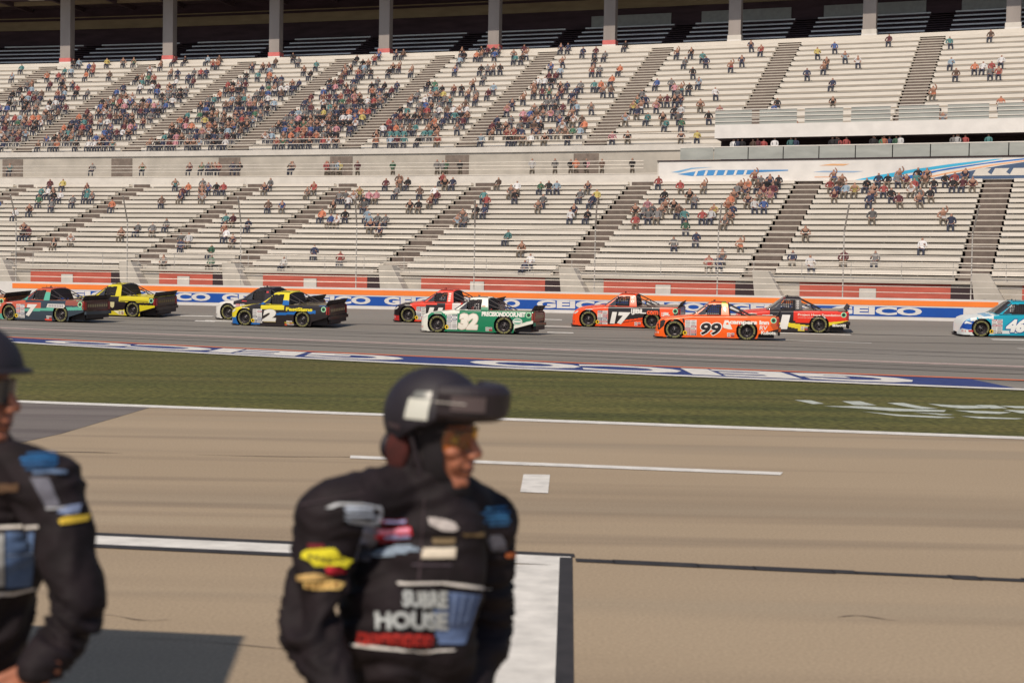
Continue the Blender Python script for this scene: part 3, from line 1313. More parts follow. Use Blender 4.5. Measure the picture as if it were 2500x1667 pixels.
def wheel_mesh(kind):
    def fn():
        mb = MB()
        n = 40
        if kind == 'tyre':
            prof = [(.235, .10), (.245, .135), (.30, .148), (.340, .138), (.355, .11), (.355, -.11), (.340, -.138), (.25, -.14), (.235, -.10)]
            m = M['rubber']
        elif kind == 'rim':
            prof = [(.240, .135), (.225, .125), (.205, .06), (.19, .045), (.12, .03), (.085, .05), (.07, .075), (.0, .08)]
            m = M['rim']
        k = len(prof)
        vs = [(r * math.cos(2 * math.pi * i / n), y, r * math.sin(2 * math.pi * i / n)) for i in range(n) for (r, y) in prof]
        fs = []
        for i in range(n):
            i2 = (i + 1) % n
            for j in range(k - 1):
                fs.append((i * k + j, i2 * k + j, i2 * k + j + 1, i * k + j + 1))
        mb.add(vs, fs, m)
        if kind == 'rim':
            mb.tube((0, .07, 0), (0, .11, 0), .035, M['steel'], 10)
            for q in range(5):
                a = q * 2 * math.pi / 5
                mb.tube((.075 * math.cos(a), .06, .075 * math.sin(a)), (.075 * math.cos(a), .09, .075 * math.sin(a)), .016, M['steel'], 6)
                b = a + .3
                for (r0, r1) in ((.13, .175),):
                    mb.tube((r0 * math.cos(b), .045, r0 * math.sin(b)), (r1 * math.cos(b), .05, r1 * math.sin(b)), .02, M['black'], 6)
        return mb.build(kind, None, True)
    return fn


def tyre_letters():
    mb = MB()
    tv, tf = text2d('GOODYEAR  EAGLE  GOODYEAR  EAGLE ', .05, 0)
    # wrap round the side wall
    n = 28
    bm = bmesh.new()
    vv = [bm.verts.new((u, v, 0)) for u, v in tv]
    for f in tf:
        try:
            bm.faces.new([vv[i] for i in f])
        except ValueError:
            pass
    vs = []
    for v in bm.verts:
        a = -v.co.x * 2 * math.pi * .985 + 1.2
        r = .262 + .062 * v.co.y
        vs.append((-r * math.cos(a), .1515, r * math.sin(a)))
    for i, v in enumerate(bm.verts):
        v.index = i
    fs = [tuple(v.index for v in f.verts) for f in bm.faces]
    bm.free()
    mb.add(vs, fs, M['tyre_yellow'])
    return mb.build('tyre_lettering')


def add_wheel(root, x, side, spin):
    w_ = bpy.data.objects.new('wheel', None)
    COL.objects.link(w_)
    w_.parent = root
    w_.location = (x, side * .80, .355)
    w_.rotation_euler = (0, spin, 0 if side > 0 else math.pi)
    cached('tyre', wheel_mesh('tyre'), 'tyre', w_)
    cached('rim', wheel_mesh('rim'), 'rim', w_)
    cached('letters', tyre_letters, 'tyre_lettering', w_)


def decal(mb, pts2, faces, m, proud, side=1):
    """lay a 2D drawing (x, z) on the flank"""
    vs = [(x, side * (side_y(x, z) + proud), z) for x, z in pts2]
    mb.add(vs, [tuple(f) for f in faces], m)


def dtext(mb, t, xa, xb, z0, z1, m, proud=.006, bold=.05, shear=0.0, side=1, slices=6, grow=0.0):
    """words from xa (front) to xb (rear)"""
    tv, tf = text2d(t, bold, slices, 0.0)
    cx, cz = (xa + xb) / 2, (z0 + z1) / 2
    pts = []
    for u, v in tv:
        if side < 0:
            u = 1 - u
        x = xa + (xb - xa) * u - shear * (z1 - z0) * (v - .5)
        z = z0 + (z1 - z0) * v
        if grow:
            x = cx + (x - cx) * (1 + grow)
            z = cz + (z - cz) * (1 + grow)
        pts.append((x, z))
    decal(mb, pts, tf, m, proud, side)


def dpoly(mb, pts, m, proud=.004, side=1, step=.12):
    v2, f2 = poly2d(pts, step)
    decal(mb, v2, f2, m, proud, side)


def ddisc(mb, x, z, rx, rz, m, proud, n=20):
    decal(mb, [(x, z)] + [(x + rx * math.cos(2 * math.pi * i / n), z + rz * math.sin(2 * math.pi * i / n)) for i in range(n)],
          [(0, 1 + i, 1 + (i + 1) % n) for i in range(n)], m, proud)


STK = [(225, 220, 215), (200, 60, 60), (215, 210, 205), (90, 95, 120), (230, 225, 215), (240, 240, 235), (170, 60, 70), (60, 60, 70)]


def stickers(root, x0, z0, cols=2, rows=8, seed=1):
    rn = random.Random(seed)
    mb = MB()
    dpoly(mb, [(x0, z0), (x0 - .225 * cols, z0), (x0 - .225 * cols, z0 + rows * .077), (x0, z0 + rows * .077 - .03)], paint((205, 200, 200)), .0035)
    for c in range(cols):
        for r in range(rows):
            xa = x0 - .012 - c * .225
            za = z0 + r * .077 + .008
            col = rn.choice(STK)
            dpoly(mb, [(xa, za), (xa - .20, za), (xa - .20, za + .062), (xa, za + .062)], paint(col), .005)
            # a line of lettering-like strokes inside each sticker
            dk = (40, 40, 60) if sum(col) > 400 else (235, 235, 235)
            k = rn.randint(3, 5)
            for q in range(k):
                xb = xa - .02 - q * .16 / k
                dpoly(mb, [(xb, za + .016), (xb - .10 / k, za + .016), (xb - .10 / k, za + .046), (xb, za + .046)], paint(dk), .0065)
    ddisc(mb, x0 + .0, z0 + .10, .085, .085, paint((240, 200, 30)), .008)
    ddisc(mb, x0 + .0, z0 + .10, .04, .05, paint((30, 25, 20)), .0095)
    mb.build('sponsor_stickers', root)


def make_truck(name_label, X0, liv, spec, heading, extra=None, tail=(60, 40, 40), spin=0.0):
    """X0: world position of the front axle's ground point on the driver's side"""
    # banked surface: roll the truck with the track
    z_in, z_out = track_z(X0.x, X0.y), track_z(X0.x + .2, X0.y + 1.6)
    bank = math.atan2(z_out - z_in, 1.6)
    hx = Vector((-math.cos(heading), math.sin(heading), 0))
    left = Vector((-math.sin(heading), -math.cos(heading), 0))
    base = Vector((X0.x, X0.y, z_in)) - left * .93
    # rear axle height
    Rr = Vector((X0.x, X0.y, 0)) - hx * 2.845
    pitch = math.atan2(z_in - track_z(Rr.x, Rr.y), 2.845)
    base.z = z_in + .93 * math.sin(bank) + .006
    fx = Vector((hx.x * math.cos(pitch), hx.y * math.cos(pitch), math.sin(pitch))).normalized()
    ly = Vector((left.x * math.cos(bank), left.y * math.cos(bank), -math.sin(bank)))
    ly = (ly - fx * ly.dot(fx)).normalized()
    uz = fx.cross(ly)
    mw = Matrix(((fx.x, ly.x, uz.x, base.x), (fx.y, ly.y, uz.y, base.y), (fx.z, ly.z, uz.z, base.z), (0, 0, 0, 1)))
    root = empty('race_truck')
    root.matrix_world = mw
    tag(root, name_label, 'race truck', 'race trucks running down the front straight')
    truck_body(root, liv)
    for (x, s_) in ((0, 1), (0, -1), (-2.845, 1), (-2.845, -1)):
        add_wheel(root, x, s_, spin + x)
    # chassis, splitter, interior
    def chassis():
        mb = MB()
        mb.box(-3.9, .62, -.64, .64, .10, .52, M['black'])
        mb.box(-3.2, -.5, -.90, .90, .08, .12, M['black'])
        for ax in (0, -2.845):
            for s_ in (1, -1):
                vs = []
                n = 12
                for i in range(n + 1):
                    a = math.pi * i / n
                    for y in (.62, .93):
                        vs.append((ax + .413 * math.cos(a), s_ * y, .36 + .413 * math.sin(a)))
                fs = [(2 * i, 2 * i + 1, 2 * i + 3, 2 * i + 2) for i in range(n)]
                mb.add(vs, fs, M['black'])
        mb.box(-.74, -4.0 + .0, -.9, .9, .925, .935, M['interior'])
        return mb.build('chassis')
    cached('chassis', chassis, 'chassis', root)

    def splitter():
        mb = MB()
        n = 14
        pts = []
        for i in range(n + 1):
            y = -.93 + 1.86 * i / n
            pts.append((.90 - .24 * (abs(y) / .93) ** 4, y))
        vs = [(x, y, .05) for x, y in pts] + [(x, y, .075) for x, y in pts] + [(.45, y, .05) for x, y in pts] + [(.45, y, .075) for x, y in pts]
        k = n + 1
        fs = []
        for i in range(n):
            fs += [(i, i + 1, k + i + 1, k + i), (k + i, k + i + 1, 3 * k + i + 1, 3 * k + i), (i, 2 * k + i, 2 * k + i + 1, i + 1)]
        fs += [(0, k, 3 * k, 2 * k), (n, 2 * k + n, 3 * k + n, k + n)]
        mb.add(vs, fs, M['black'])
        return mb.build('splitter')
    cached('splitter', splitter, 'splitter', root)

    def side_skirt():
        mb = MB()
        mb.box(-2.42, -.43, -.94, .94, .028, .07, M['black'])
        return mb.build('side_skirt')
    cached('skirt', side_skirt, 'side_skirt', root)

    def seat():
        mb = MB()
        mb.box(-1.95, -1.45, .15, .65, .5, .62, M['black'])
        mb.box(-2.0, -1.86, .15, .65, .5, 1.2, M['black'])
        mb.box(-1.95, -1.72, .10, .16, 1.0, 1.3, M['black'])
        mb.box(-1.95, -1.72, .62, .68, 1.0, 1.3, M['black'])
        mb.tube((-1.72, .4, 1.19), (-1.74, .4, 1.22), .13, M['black'], 12)
        return mb.build('racing_seat')
    cached('seat', seat, 'racing_seat', root)

    def cage():
        mb = MB()
        for s_ in (1, -1):
            mb.tube((-1.05, s_ * .66, .9), (-1.37, s_ * .60, 1.36), .022, M['steel'])
            mb.tube((-1.37, s_ * .60, 1.36), (-1.86, s_ * .58, 1.38), .022, M['steel'])
            mb.tube((-1.86, s_ * .58, 1.38), (-1.90, s_ * .66, .9), .022, M['steel'])
            mb.tube((-1.95, s_ * .55, 1.38), (-1.98, -s_ * .6, .95), .02, M['steel'])
        mb.tube((-1.86, .58, 1.38), (-1.86, -.58, 1.38), .022, M['steel'])
        mb.tube((-1.12, .74, .95), (-1.20, .70, 1.22), .014, M['offwhite'])
        return mb.build('roll_cage')
    cached('cage', cage, 'roll_cage', root)

    def net():
        mb = MB()
        for i in range(8):
            x = -1.27 - .54 * i / 7
            zt = 1.36 if x < -1.37 else .97 + (-.98 - x) * 1.03
            mb.box(x - .020, x + .020, cabw(1.15) - .04, cabw(1.15) - .035, .96, max(1.0, zt), M['interior'])
        for j in range(7):
            z = .985 + .37 * j / 6
            xf = max(-1.27, -.99) if False else -1.25 - max(0, z - 1.22) * .9
            mb.box(-1.82, xf, cabw(1.15) - .045, cabw(1.15) - .04, z - .019, z + .019, M['interior'])
        return mb.build('window_net')
    cached('net', net, 'window_net', root)

    def vent():
        V_ = [(-.89, cabw(.97) - .01, .97), (-1.20, cabw(.97) - .01, .97), (-1.22, cabw(1.22) - .01, 1.27)]
        return new_obj('vent_window', V_, [(0, 1, 2)], M['glass'])
    cached('vent', vent, 'vent_window', root)

    def bars():
        mb = MB()
        for s_ in (1, -1):
            mb.tube((-2.08, s_ * .56, 1.40), (-2.98, s_ * .66, .95), .022, M['black'])
            mb.tube((-2.10, s_ * .70, 1.20), (-2.78, s_ * .66, .95), .022, M['black'])
            mb.tube((-2.52, s_ * .61, 1.18), (-2.62, s_ * .66, .95), .016, M['black'])
        mb.tube((-2.45, .60, 1.21), (-2.45, -.60, 1.21), .016, M['black'])
        return mb.build('bed_support_bars')
    cached('bars', bars, 'bed_support_bars', root)
    mb = MB()
    mb.hexa([(-2.15, -.83, .935), (-4.0, -.85, .945), (-4.0, .85, .945), (-2.15, .83, .935), (-2.15, -.83, .957), (-4.0, -.85, .975), (-4.0, .85, .975), (-2.15, .83, .957)], paint(spec.get('bed', (110, 95, 85))))
    mb.build('bed_cover', root)

    def spoiler():
        mb = MB()
        mb.hexa([(-3.96, -.90, .965), (-3.99, -.90, .965), (-3.99, .90, .965), (-3.96, .90, .965), (-4.11, -.90, 1.19), (-4.13, -.90, 1.19), (-4.13, .90, 1.19), (-4.11, .90, 1.19)], M['black'])
        for y in (-.6, 0, .6):
            mb.tube((-4.06, y, .95), (-4.13, y, 1.15), .01, M['black'], 6)
        return mb.build('spoiler')
    cached('spoiler', spoiler, 'spoiler', root)
    # tail: bumper, tailgate face, lights
    mb = MB()
    mb.box(-4.16, -4.05, -.86, .86, .36, .50, paint(spec.get('bumper', (45, 35, 38))))
    mb.box(-4.13, -4.04, -.72, .72, .20, .36, M['black'])
    mb.build('rear_bumper', root)
    mb = MB()
    mb.box(-4.085, -4.055, -.70, .70, .56, .90, paint(tail))
    for i in range(9):
        y = .62 - i * .155
        mb.box(-4.092, -4.084, y - .05, y + .05, .68, .80, paint(spec.get('tail2', (170, 150, 110))))
    mb.build('tailgate', root)
    for s_ in (1, -1):
        mb = MB()
        mb.box(-4.095, -4.055, s_ * .80 - .07, s_ * .80 + .07, .56, .90, paint((150, 38, 36)))
        dpoly(mb, [(-3.99, .58), (-4.05, .58), (-4.05, .88), (-3.99, .88)], paint((150, 38, 36)), .004, s_)
        mb.build('tail_light', root)
    mb = MB()
    fx_, fz_ = -3.87, .80
    ddisc(mb, fx_, fz_, .115, .115, paint((190, 225, 190)), .006)
    ddisc(mb, fx_, fz_, .088, .088, paint((40, 150, 90)), .008)
    ddisc(mb, fx_, fz_, .06, .06, M['black'], .010)
    mb.build('fuel_filler', root)
    # roof rails and antenna
    mb = MB()
    mb.tube((-1.55, .30, 1.49), (-1.56, .30, 1.585), .008, M['black'], 6)
    mb.tube((-1.50, -.05, 1.50), (-1.50, -.05, 1.56), .035, M['black'], 8)
    mb.build('roof_antenna', root)
    for s_ in (.44, -.44):
        mb = MB()
        mb.box(-2.0, -1.4, s_ - .008, s_ + .008, 1.478, 1.505, M['black'])
        mb.build('roof_rail', root)
    # headlight decal and grille on the nose
    hl = spec.get('head', (215, 210, 205))
    mb = MB()
    dpoly(mb, spec.get('headshape', [(.70, .58), (.50, .72), (.44, .70), (.52, .62), (.60, .58)]), paint(hl), .006)
    mb.build('headlight', root)
    mb = MB()
    dpoly(mb, [(.80, .16), (.62, .16), (.60, .30), (.76, .34)], paint(spec.get('corner', (150, 120, 115))), .005)
    for q in range(3):
        dpoly(mb, [(.76 - q * .05, .19), (.735 - q * .05, .19), (.735 - q * .05, .27), (.76 - q * .05, .27)], paint(spec.get('corner2', (230, 225, 220))), .007)
    mb.build('bumper_stickers', root)
    mb = MB()
    dpoly(mb, [(.17, .795), (-.17, .80), (-.22, .775), (-.12, .775), (.1, .77)], paint(spec.get('arch', (225, 220, 210))), .004)
    mb.build('fender_lettering', root)
    if spec.get('stick', True):
        stickers(root, -.42, .14, 2, 8 if spec.get('stick', 8) is True else spec.get('stick', 8), seed=hash(name_label) % 99 if False else len(name_label))
    # small maker badges ahead of the rear wheel
    mb = MB()
    for q in range(2):
        for p_ in range(2):
            xa = -2.08 - q * .15
            za = .12 + p_ * .085
            dpoly(mb, [(xa, za), (xa - .13, za), (xa - .13, za + .07), (xa, za + .07)], paint([(225, 220, 215), (200, 80, 80), (235, 230, 225), (215, 205, 205)][q + 2 * p_]), .005)
            dpoly(mb, [(xa - .02, za + .02), (xa - .11, za + .02), (xa - .11, za + .045), (xa - .02, za + .045)], paint((90, 60, 65)), .0065)
    mb.build('sponsor_stickers', root)
    if extra:
        extra(root)
    return root


def number(root, t, xa, xb, z0, z1, col, outline=None, shear=.18, bold=.06, ow=.045):
    for s_ in (1, -1):
        mb = MB()
        if outline:
            xm, zm = (xa + xb) / 2, (z0 + z1) / 2
            for dx, dz in ((ow, 0), (-ow, 0), (0, ow), (0, -ow), (ow * .7, ow * .7), (-ow * .7, ow * .7), (ow * .7, -ow * .7), (-ow * .7, -ow * .7)):
                dtext(mb, t, xa + dx * .7, xb + dx * .7, z0 + dz * .7, z1 + dz * .7, paint(outline), .0052 + .0003 * (dx > 0) + .0002 * (dz > 0) + .0001 * abs(dx * dz > 0), bold, shear * s_, s_)
        dtext(mb, t, xa, xb, z0, z1, paint(col), .0095, bold, shear * s_, s_)
        mb.build('race_number', root)


WHT = (232, 228, 220)
BLK = (28, 22, 26)


# ---- 32: green and white
def liv32(x, z, part):
    g_ = (12, 122, 82)
    if part == 'tail':
        return (60, 34, 32)
    if part in ('roof', 'top'):
        return (226, 224, 212)
    if z > .94 and x < -.6:
        return g_ if (x < -1.83 and z < 1.09) else (226, 224, 212)
    if x < -3.27 and z < .38 + (-x - 3.3) * .29:
        return (226, 224, 212)
    if math.hypot(x, z - .36) < .52 and z > .25 and x < .4:
        return g_
    if x > -.38:
        return (226, 224, 212) if x > -.30 or z > .6 else g_
    if x > -.95 and z > .80 - (x + .95) * .12:
        return (226, 224, 212)
    return g_


def ex32(root):
    number(root, '32', -.95, -1.76, .16, .80, (235, 228, 215), (205, 190, 175), .16, .07)
    mb = MB()
    dtext(mb, 'PRECISIONDOOR.NET', -1.90, -3.74, .715, .905, paint(WHT), .006, .06)
    mb.build('door_company_lettering', root)
    mb = MB()
    ddisc(mb, -3.42, .53, .20, .14, paint(WHT), .005)
    ddisc(mb, -3.42, .53, .17, .115, paint((120, 170, 150)), .007)
    dpoly(mb, [(-3.27, .50), (-3.57, .50), (-3.57, .56), (-3.27, .56)], paint(WHT), .009)
    mb.build('oval_badge', root)
    mb = MB()
    dpoly(mb, [(-1.86, 1.10), (-2.0, 1.10), (-2.0, 1.14), (-1.86, 1.14)], paint((220, 110, 70)), .005)
    mb.build('pillar_sticker', root)


# ---- 99: orange
def liv99(x, z, part):
    a = (252, 100, 22)
    if part == 'tail':
        return (150, 60, 30)
    if x < -1.83 and 1.30 < z and part == 'side':
        return (205, 200, 70)
    if part == 'roof' and x < -1.83:
        return (205, 200, 70) if x > -2.0 else a
    if x > .66 and .22 < z < .28:
        return (40, 30, 28)
    if part == 'side' and x < -3.72 and z > .35 and (x + 3.72) * -1.6 > abs(z - .62) + .05:
        return (190, 80, 30)
    if part == 'side' and z < .50 and x < -1.9 and math.sin(x * 9 + z * 14) > .72:
        return (236, 84, 18)
    return a


def ex99(root):
    number(root, '99', -1.02, -1.83, .17, .65, (35, 24, 28), (242, 238, 230), .22, .035, .05)
    mb = MB()
    dtext(mb, 'campers inn', -2.16, -3.70, .58, .79, paint(WHT), .006, .05)
    dtext(mb, 'RV', -3.34, -3.64, .42, .58, paint(WHT), .006, .02, .1)
    dtext(mb, 'Kubota', -3.40, -3.97, .24, .385, paint(WHT), .006, .05)
    mb.build('sponsor_lettering', root)
    mb = MB()
    dpoly(mb, [(-1.97, .77), (-2.12, .77), (-2.28, .42), (-2.14, .42), (-2.12, .52), (-1.98, .52), (-1.95, .46), (-1.90, .52)], paint(WHT), .006)
    dpoly(mb, [(-2.05, .68), (-2.10, .68), (-2.14, .60), (-2.02, .60)], paint((252, 100, 22)), .008)
    mb.build('tent_logo', root)
    mb = MB()
    dpoly(mb, [(-1.88, 1.25), (-1.95, 1.33), (-2.02, 1.20), (-1.98, 1.08), (-1.92, 1.16)], paint(WHT), .005)
    mb.build('pillar_logo', root)
    mb = MB()
    dpoly(mb, [(-.30, .80), (-.38, .80), (-.40, .66), (-.34, .62)], paint((60, 30, 25)), .005)
    mb.build('fender_vent', root)


# ---- 17: orange and black
def liv17(x, z, part):
    a, b = (250, 82, 24), (38, 30, 32)
    if part == 'tail':
        return (62, 48, 84)
    if part == 'top':
        return a
    if part == 'roof':
        return a
    if z > .94 and x < -.6:
        return a
    if x < -3.80:
        return b
    if x < -3.20:
        return a
    if x > -.55:
        return a
    if x > -.9:
        return a if z > .35 + (x + .9) * 1.0 else b if (x < -.7 and z > .2) else a
    lo = .10 + (-x - .9) * .17
    if z > lo + .02 and not (-2.6 < x and z < .14):
        if lo + .05 < z < lo + .12 and x < -1.6:
            return a
        return b
    return a


def ex17(root):
    number(root, '17', -1.03, -1.85, .16, .70, (236, 232, 226), None, .2, .075)
    mb = MB()
    dtext(mb, 'JBL.', -1.94, -2.60, .60, .86, paint(WHT), .006, .06)
    dtext(mb, 'com', -2.62, -3.13, .62, .80, paint((240, 90, 40)), .006, .05)
    dtext(mb, 'JBL', -3.32, -3.64, .56, .74, paint(WHT), .006, .06)
    dpoly(mb, [(-1.92, .66), (-1.97, .66), (-1.97, .86), (-1.92, .86)], paint(WHT), .006)
    dpoly(mb, [(-3.28, .56), (-3.31, .56), (-3.31, .74), (-3.28, .74)], paint(WHT), .006)
    mb.build('sponsor_lettering', root)
    mb = MB()
    ddisc(mb, -1.95, 1.17, .07, .06, paint(WHT), .005)
    ddisc(mb, -1.93, 1.33, .045, .035, paint(WHT), .005)
    ddisc(mb, -1.95, 1.17, .04, .035, paint((250, 82, 24)), .007)
    mb.build('pillar_logo', root)


# ---- 1: red, black and yellow
def liv1(x, z, part):
    a, b, y = (226, 50, 28), (34, 26, 28), (228, 206, 50)
    if part == 'tail':
        return b
    if part == 'top':
        return a
    if part == 'roof':
        return b if x < -1.4 else (120, 45, 38)
    if z > .94 and x < -.6:
        return b
    if x > -.75:
        return a
    if x < -3.2 and z < .47 + (-x - 3.2) * .10:
        return y if (z > .30 + (-x - 3.2) * .28) else b
    if x < -1.85 and z > .45:
        return a
    if x < -1.75 and z > .62 - abs(z - .78) and z > .5:
        return a
    if -2.5 < x < -1.15 and z < .42:
        if z > .17 + abs(x + 1.9) * .22 or (x < -1.95 and z < .2 and x > -2.25):
            return y if z < .42 - max(0, -1.55 - x) * .12 else b
        return b
    return b if x > -1.85 else a if z > .42 else b


def ex1(root):
    number(root, '1', -1.22, -1.56, .14, .76, (236, 232, 226), None, .2, .07)
    mb = MB()
    dtext(mb, 'Project Hope Foundation', -1.94, -3.74, .70, .83, paint((235, 205, 190)), .006, .03)
    dtext(mb, 'changing the outcomes in autism', -1.94, -2.9, .63, .665, paint((235, 205, 190)), .006, .02)
    dtext(mb, 'SiriusXM', -3.40, -3.97, .29, .40, paint(WHT), .006, .06)
    mb.build('sponsor_lettering', root)
    mb = MB()
    for q in range(4):
        ddisc(mb, -1.93, 1.05 + q * .095, .05, .036, paint((205, 200, 195)), .005)
        ddisc(mb, -1.93, 1.05 + q * .095, .03, .018, paint((60, 55, 58)), .007)
    mb.build('pillar_logo', root)
    mb = MB()
    mb.box(-1.42, -1.32, .62, .70, 1.22, 1.33, paint((205, 45, 50)))
    mb.build('window_sticker', root)


# ---- 46: turquoise
def liv46(x, z, part):
    t, w_, b = (18, 160, 186), (226, 230, 228), (18, 74, 165)
    if part == 'tail':
        return b
    if part == 'top':
        return w_ if x > -.1 or math.sin(x * 7) > 0 else (120, 175, 210)
    if part == 'roof':
        return t
    if z > .94 and x < -.6:
        return t
    if x > .20:
        if z < .30:
            return w_
        if z < .66:
            return b
        return w_ if z > .76 or x < .45 else (120, 175, 210)
    if z > .74 and x > -.5:
        return w_ if (z > .80 + x * .1) else t
    if -1.6 < x < -.3 and .10 + (-x) * .05 < z < .26 + (-x) * .02:
        return w_
    if x < -1.9 and z < .5 - (x + 4) * .1:
        return w_
    return t


def ex46(root):
    number(root, '46', -1.03, -1.85, .20, .78, (236, 236, 232), (26, 70, 150), .2, .07)
    mb = MB()
    dtext(mb, 'G', -.93, -1.05, .2, .3, paint(WHT), .004)
    mb = MB()
    dpoly(mb, [(.52, .20), (.34, .20), (.34, .28), (.54, .28)], paint((200, 60, 60)), .006)
    mb.build('sponsor_lettering', root)


# ---- 7: coral, slate and mint
def liv7(x, z, part):
    o_, s_, t_ = (196, 92, 66), (52, 64, 76), (92, 172, 150)
    if part == 'tail':
        return (92, 44, 42)
    if part == 'roof':
        return o_
    if part == 'top':
        return s_ if x < .3 else o_
    if z > .94 and x < -.6:
        return t_ if (x < -1.83 and z < 1.30) or x > -.95 else o_
    if x > .2:
        return t_ if z < .30 else o_
    if .40 - (-x) * -.04 < z < .52 + (-x) * .045 and x < -.35:
        return t_
    if x < -3.1 and z > .74:
        return (150, 80, 66)
    if -1.75 < x < -.3 and z > .60:
        return o_ if (x > -.9 or z < .84) else s_
    if x > -.6 and z > .3:
        return o_ if z > .5 else t_
    return s_


def ex7(root):
    number(root, '7', -.97, -1.50, .22, .76, (224, 218, 212), None, .25, .075)
    mb = MB()
    dpoly(mb, [(-2.08, .64), (-2.14, .80), (-3.05, .80), (-3.10, .70), (-3.02, .62)], paint((214, 208, 200)), .005)
    for q in range(9):
        dpoly(mb, [(-2.2 - q * .092, .665), (-2.26 - q * .092, .665), (-2.26 - q * .092, .765), (-2.2 - q * .092, .765)], paint((150, 145, 150)), .007)
    mb.build('sponsor_lettering', root)
    mb = MB()
    dpoly(mb, [(-1.98, .06), (-2.36, .06), (-2.38, .12), (-1.98, .14)], paint((225, 70, 50)), .005)
    mb.build('skirt_sticker', root)


# ---- yellow and black
def livY(x, z, part):
    y, b = (216, 200, 40), (34, 24, 28)
    if part == 'tail':
        return (52, 34, 32)
    if part == 'roof':
        return y if x > -2.0 else b
    if part == 'top':
        return y
    if z > .94 and x < -.6:
        return y
    if x < -2.1 and z > .70:
        return y if x > -3.75 else b
    if x < -3.25 and z < .58:
        return y if z > .28 + (-x - 3.25) * .26 else b
    if x < -1.3 and z < .34 + (-x - 2.4) * .12:
        return y
    if x > .1:
        return b
    return b


def exY(root):
    mb = MB()
    dpoly(mb, [(-2.15, .74), (-3.7, .74), (-3.7, .77), (-2.15, .77)], paint((60, 50, 30)), .005)
    mb.build('sponsor_lettering', root)
    mb = MB()
    dpoly(mb, [(-1.62, .68), (-1.86, .68), (-1.84, .46), (-1.74, .40), (-1.64, .46)], paint((205, 195, 150)), .005)
    mb.build('shield_badge', root)
    mb = MB()
    dpoly(mb, [(-2.1, .10), (-2.35, .10), (-2.42, .30), (-1.8, .27)], paint((235, 228, 190)), .005)
    mb.build('rocker_flash', root)


# ---- 2: yellow, blue and black
def liv2(x, z, part):
    y, b, bl_ = (226, 208, 40), (36, 28, 30), (20, 100, 175)
    if part == 'tail':
        return (46, 34, 36)
    if part == 'top':
        return b if x < -.1 else y
    if part == 'roof':
        return y
    if z > .94 and x < -.6:
        return bl_ if (x < -1.83 and z < 1.14) or (x > -1.0 and z < 1.03) else y
    if x > .45:
        return bl_ if z < .36 else y
    if x > -.25:
        return y if z > .42 and z < .80 + x * .1 else b if z >= .42 else bl_
    if x > -.75 and z < .34 + (x + .75) * -.2:
        return bl_
    if -.8 > x > -1.95 and z > .74 and z < .93 - (-x - .8) * .0:
        return y if (-x - .8) * .5 < z - .30 + .3 else b
    if .50 + (-x - 1.6) * .06 < z < .60 + (-x - 1.6) * .08 and x < -1.5 and x > -3.5:
        return bl_
    return b


def ex2(root):
    number(root, '2', -.93, -1.60, .22, .75, (228, 224, 216), (120, 110, 100), .25, .075, .03)
    mb = MB()
    dtext(mb, 'FastSigns', -2.05, -3.35, .66, .86, paint((226, 208, 40)), .006, .055)
    mb.build('sponsor_lettering', root)
    mb = MB()
    dpoly(mb, [(-.95, .19), (-1.55, .19), (-1.55, .205), (-.95, .205)], paint((220, 190, 60)), .005)
    dpoly(mb, [(-1.98, .17), (-2.42, .17), (-2.42, .21), (-1.98, .21)], paint((214, 190, 50)), .005)
    dpoly(mb, [(-1.98, .05), (-2.1, .05), (-2.08, .13), (-1.98, .13)], paint((225, 90, 40)), .005)
    dpoly(mb, [(-2.12, .10), (-2.44, .10), (-2.44, .13), (-2.12, .13)], paint((225, 220, 210)), .005)
    mb.build('skirt_stickers', root)


# ---- white and black, behind number 2
def livW(x, z, part):
    w_, b = (222, 218, 212), (40, 30, 33)
    if part in ('roof', 'tail'):
        return b
    if part == 'top':
        return w_ if x > -.35 else b
    if z > .94 and x < -.6:
        return b
    if x > .2:
        return w_
    return w_ if (z > .6 and (z < .72 or x > -.3)) else b


def exW(root):
    mb = MB()
    dpoly(mb, [(-1.88, 1.28), (-1.99, 1.28), (-1.99, 1.35), (-1.88, 1.35)], paint((205, 60, 60)), .005)
    dpoly(mb, [(-.72, .87), (-.98, .87), (-.98, .90), (-.72, .91)], paint((200, 60, 60)), .005)
    mb.build('red_sticker', root)


# ---- 11: black and red
def liv11(x, z, part):
    r_, b, w_ = (232, 62, 34), (36, 26, 28), (222, 216, 210)
    if part == 'tail':
        return (70, 26, 32)
    if part == 'top':
        return b if x > -.1 else r_
    if part == 'roof':
        return r_
    if z > .94 and x < -.6:
        return r_
    if x > .42 and z < .30:
        return (190, 40, 40)
    if x > -.1:
        return b
    if x > -.42:
        return r_ if z > .55 else r_ if z < .24 else w_
    if x > -.85:
        return r_ if z > .76 - (x + .85) * .2 else w_ if z > .3 else r_
    if -1.78 > x > -2.12 and z > .5:
        return r_
    if x < -2.12:
        return w_ if math.sin(x * 5) > 0 else r_
    return b if z < .84 or x < -1.4 else r_


def ex11(root):
    number(root, '11', -.98, -1.62, .20, .72, (232, 228, 220), None, .3, .08)
    mb = MB()
    for q in range(4):
        dpoly(mb, [(-1.88, 1.0 + q * .1), (-1.99, 1.0 + q * .1), (-1.99, 1.07 + q * .1), (-1.88, 1.07 + q * .1)], paint((240, 215, 205)), .005)
    mb.build('pillar_logo', root)


# ---- orange tail leaving the picture
def livT(x, z, part):
    o_ = (236, 150, 60)
    if part == 'tail':
        return (96, 40, 36)
    if part == 'side' and z < .62:
        return (205, 80, 50)
    return o_


def front_at(px, py, head):
    return track_pt(px, py)


def rear_at(px, py, head):
    """ground point of the front axle when the rear wheel is the visible one"""
    P = track_pt(px, py)
    return Vector((P.x - math.cos(head) * 2.845, P.y + math.sin(head) * 2.845, 0))


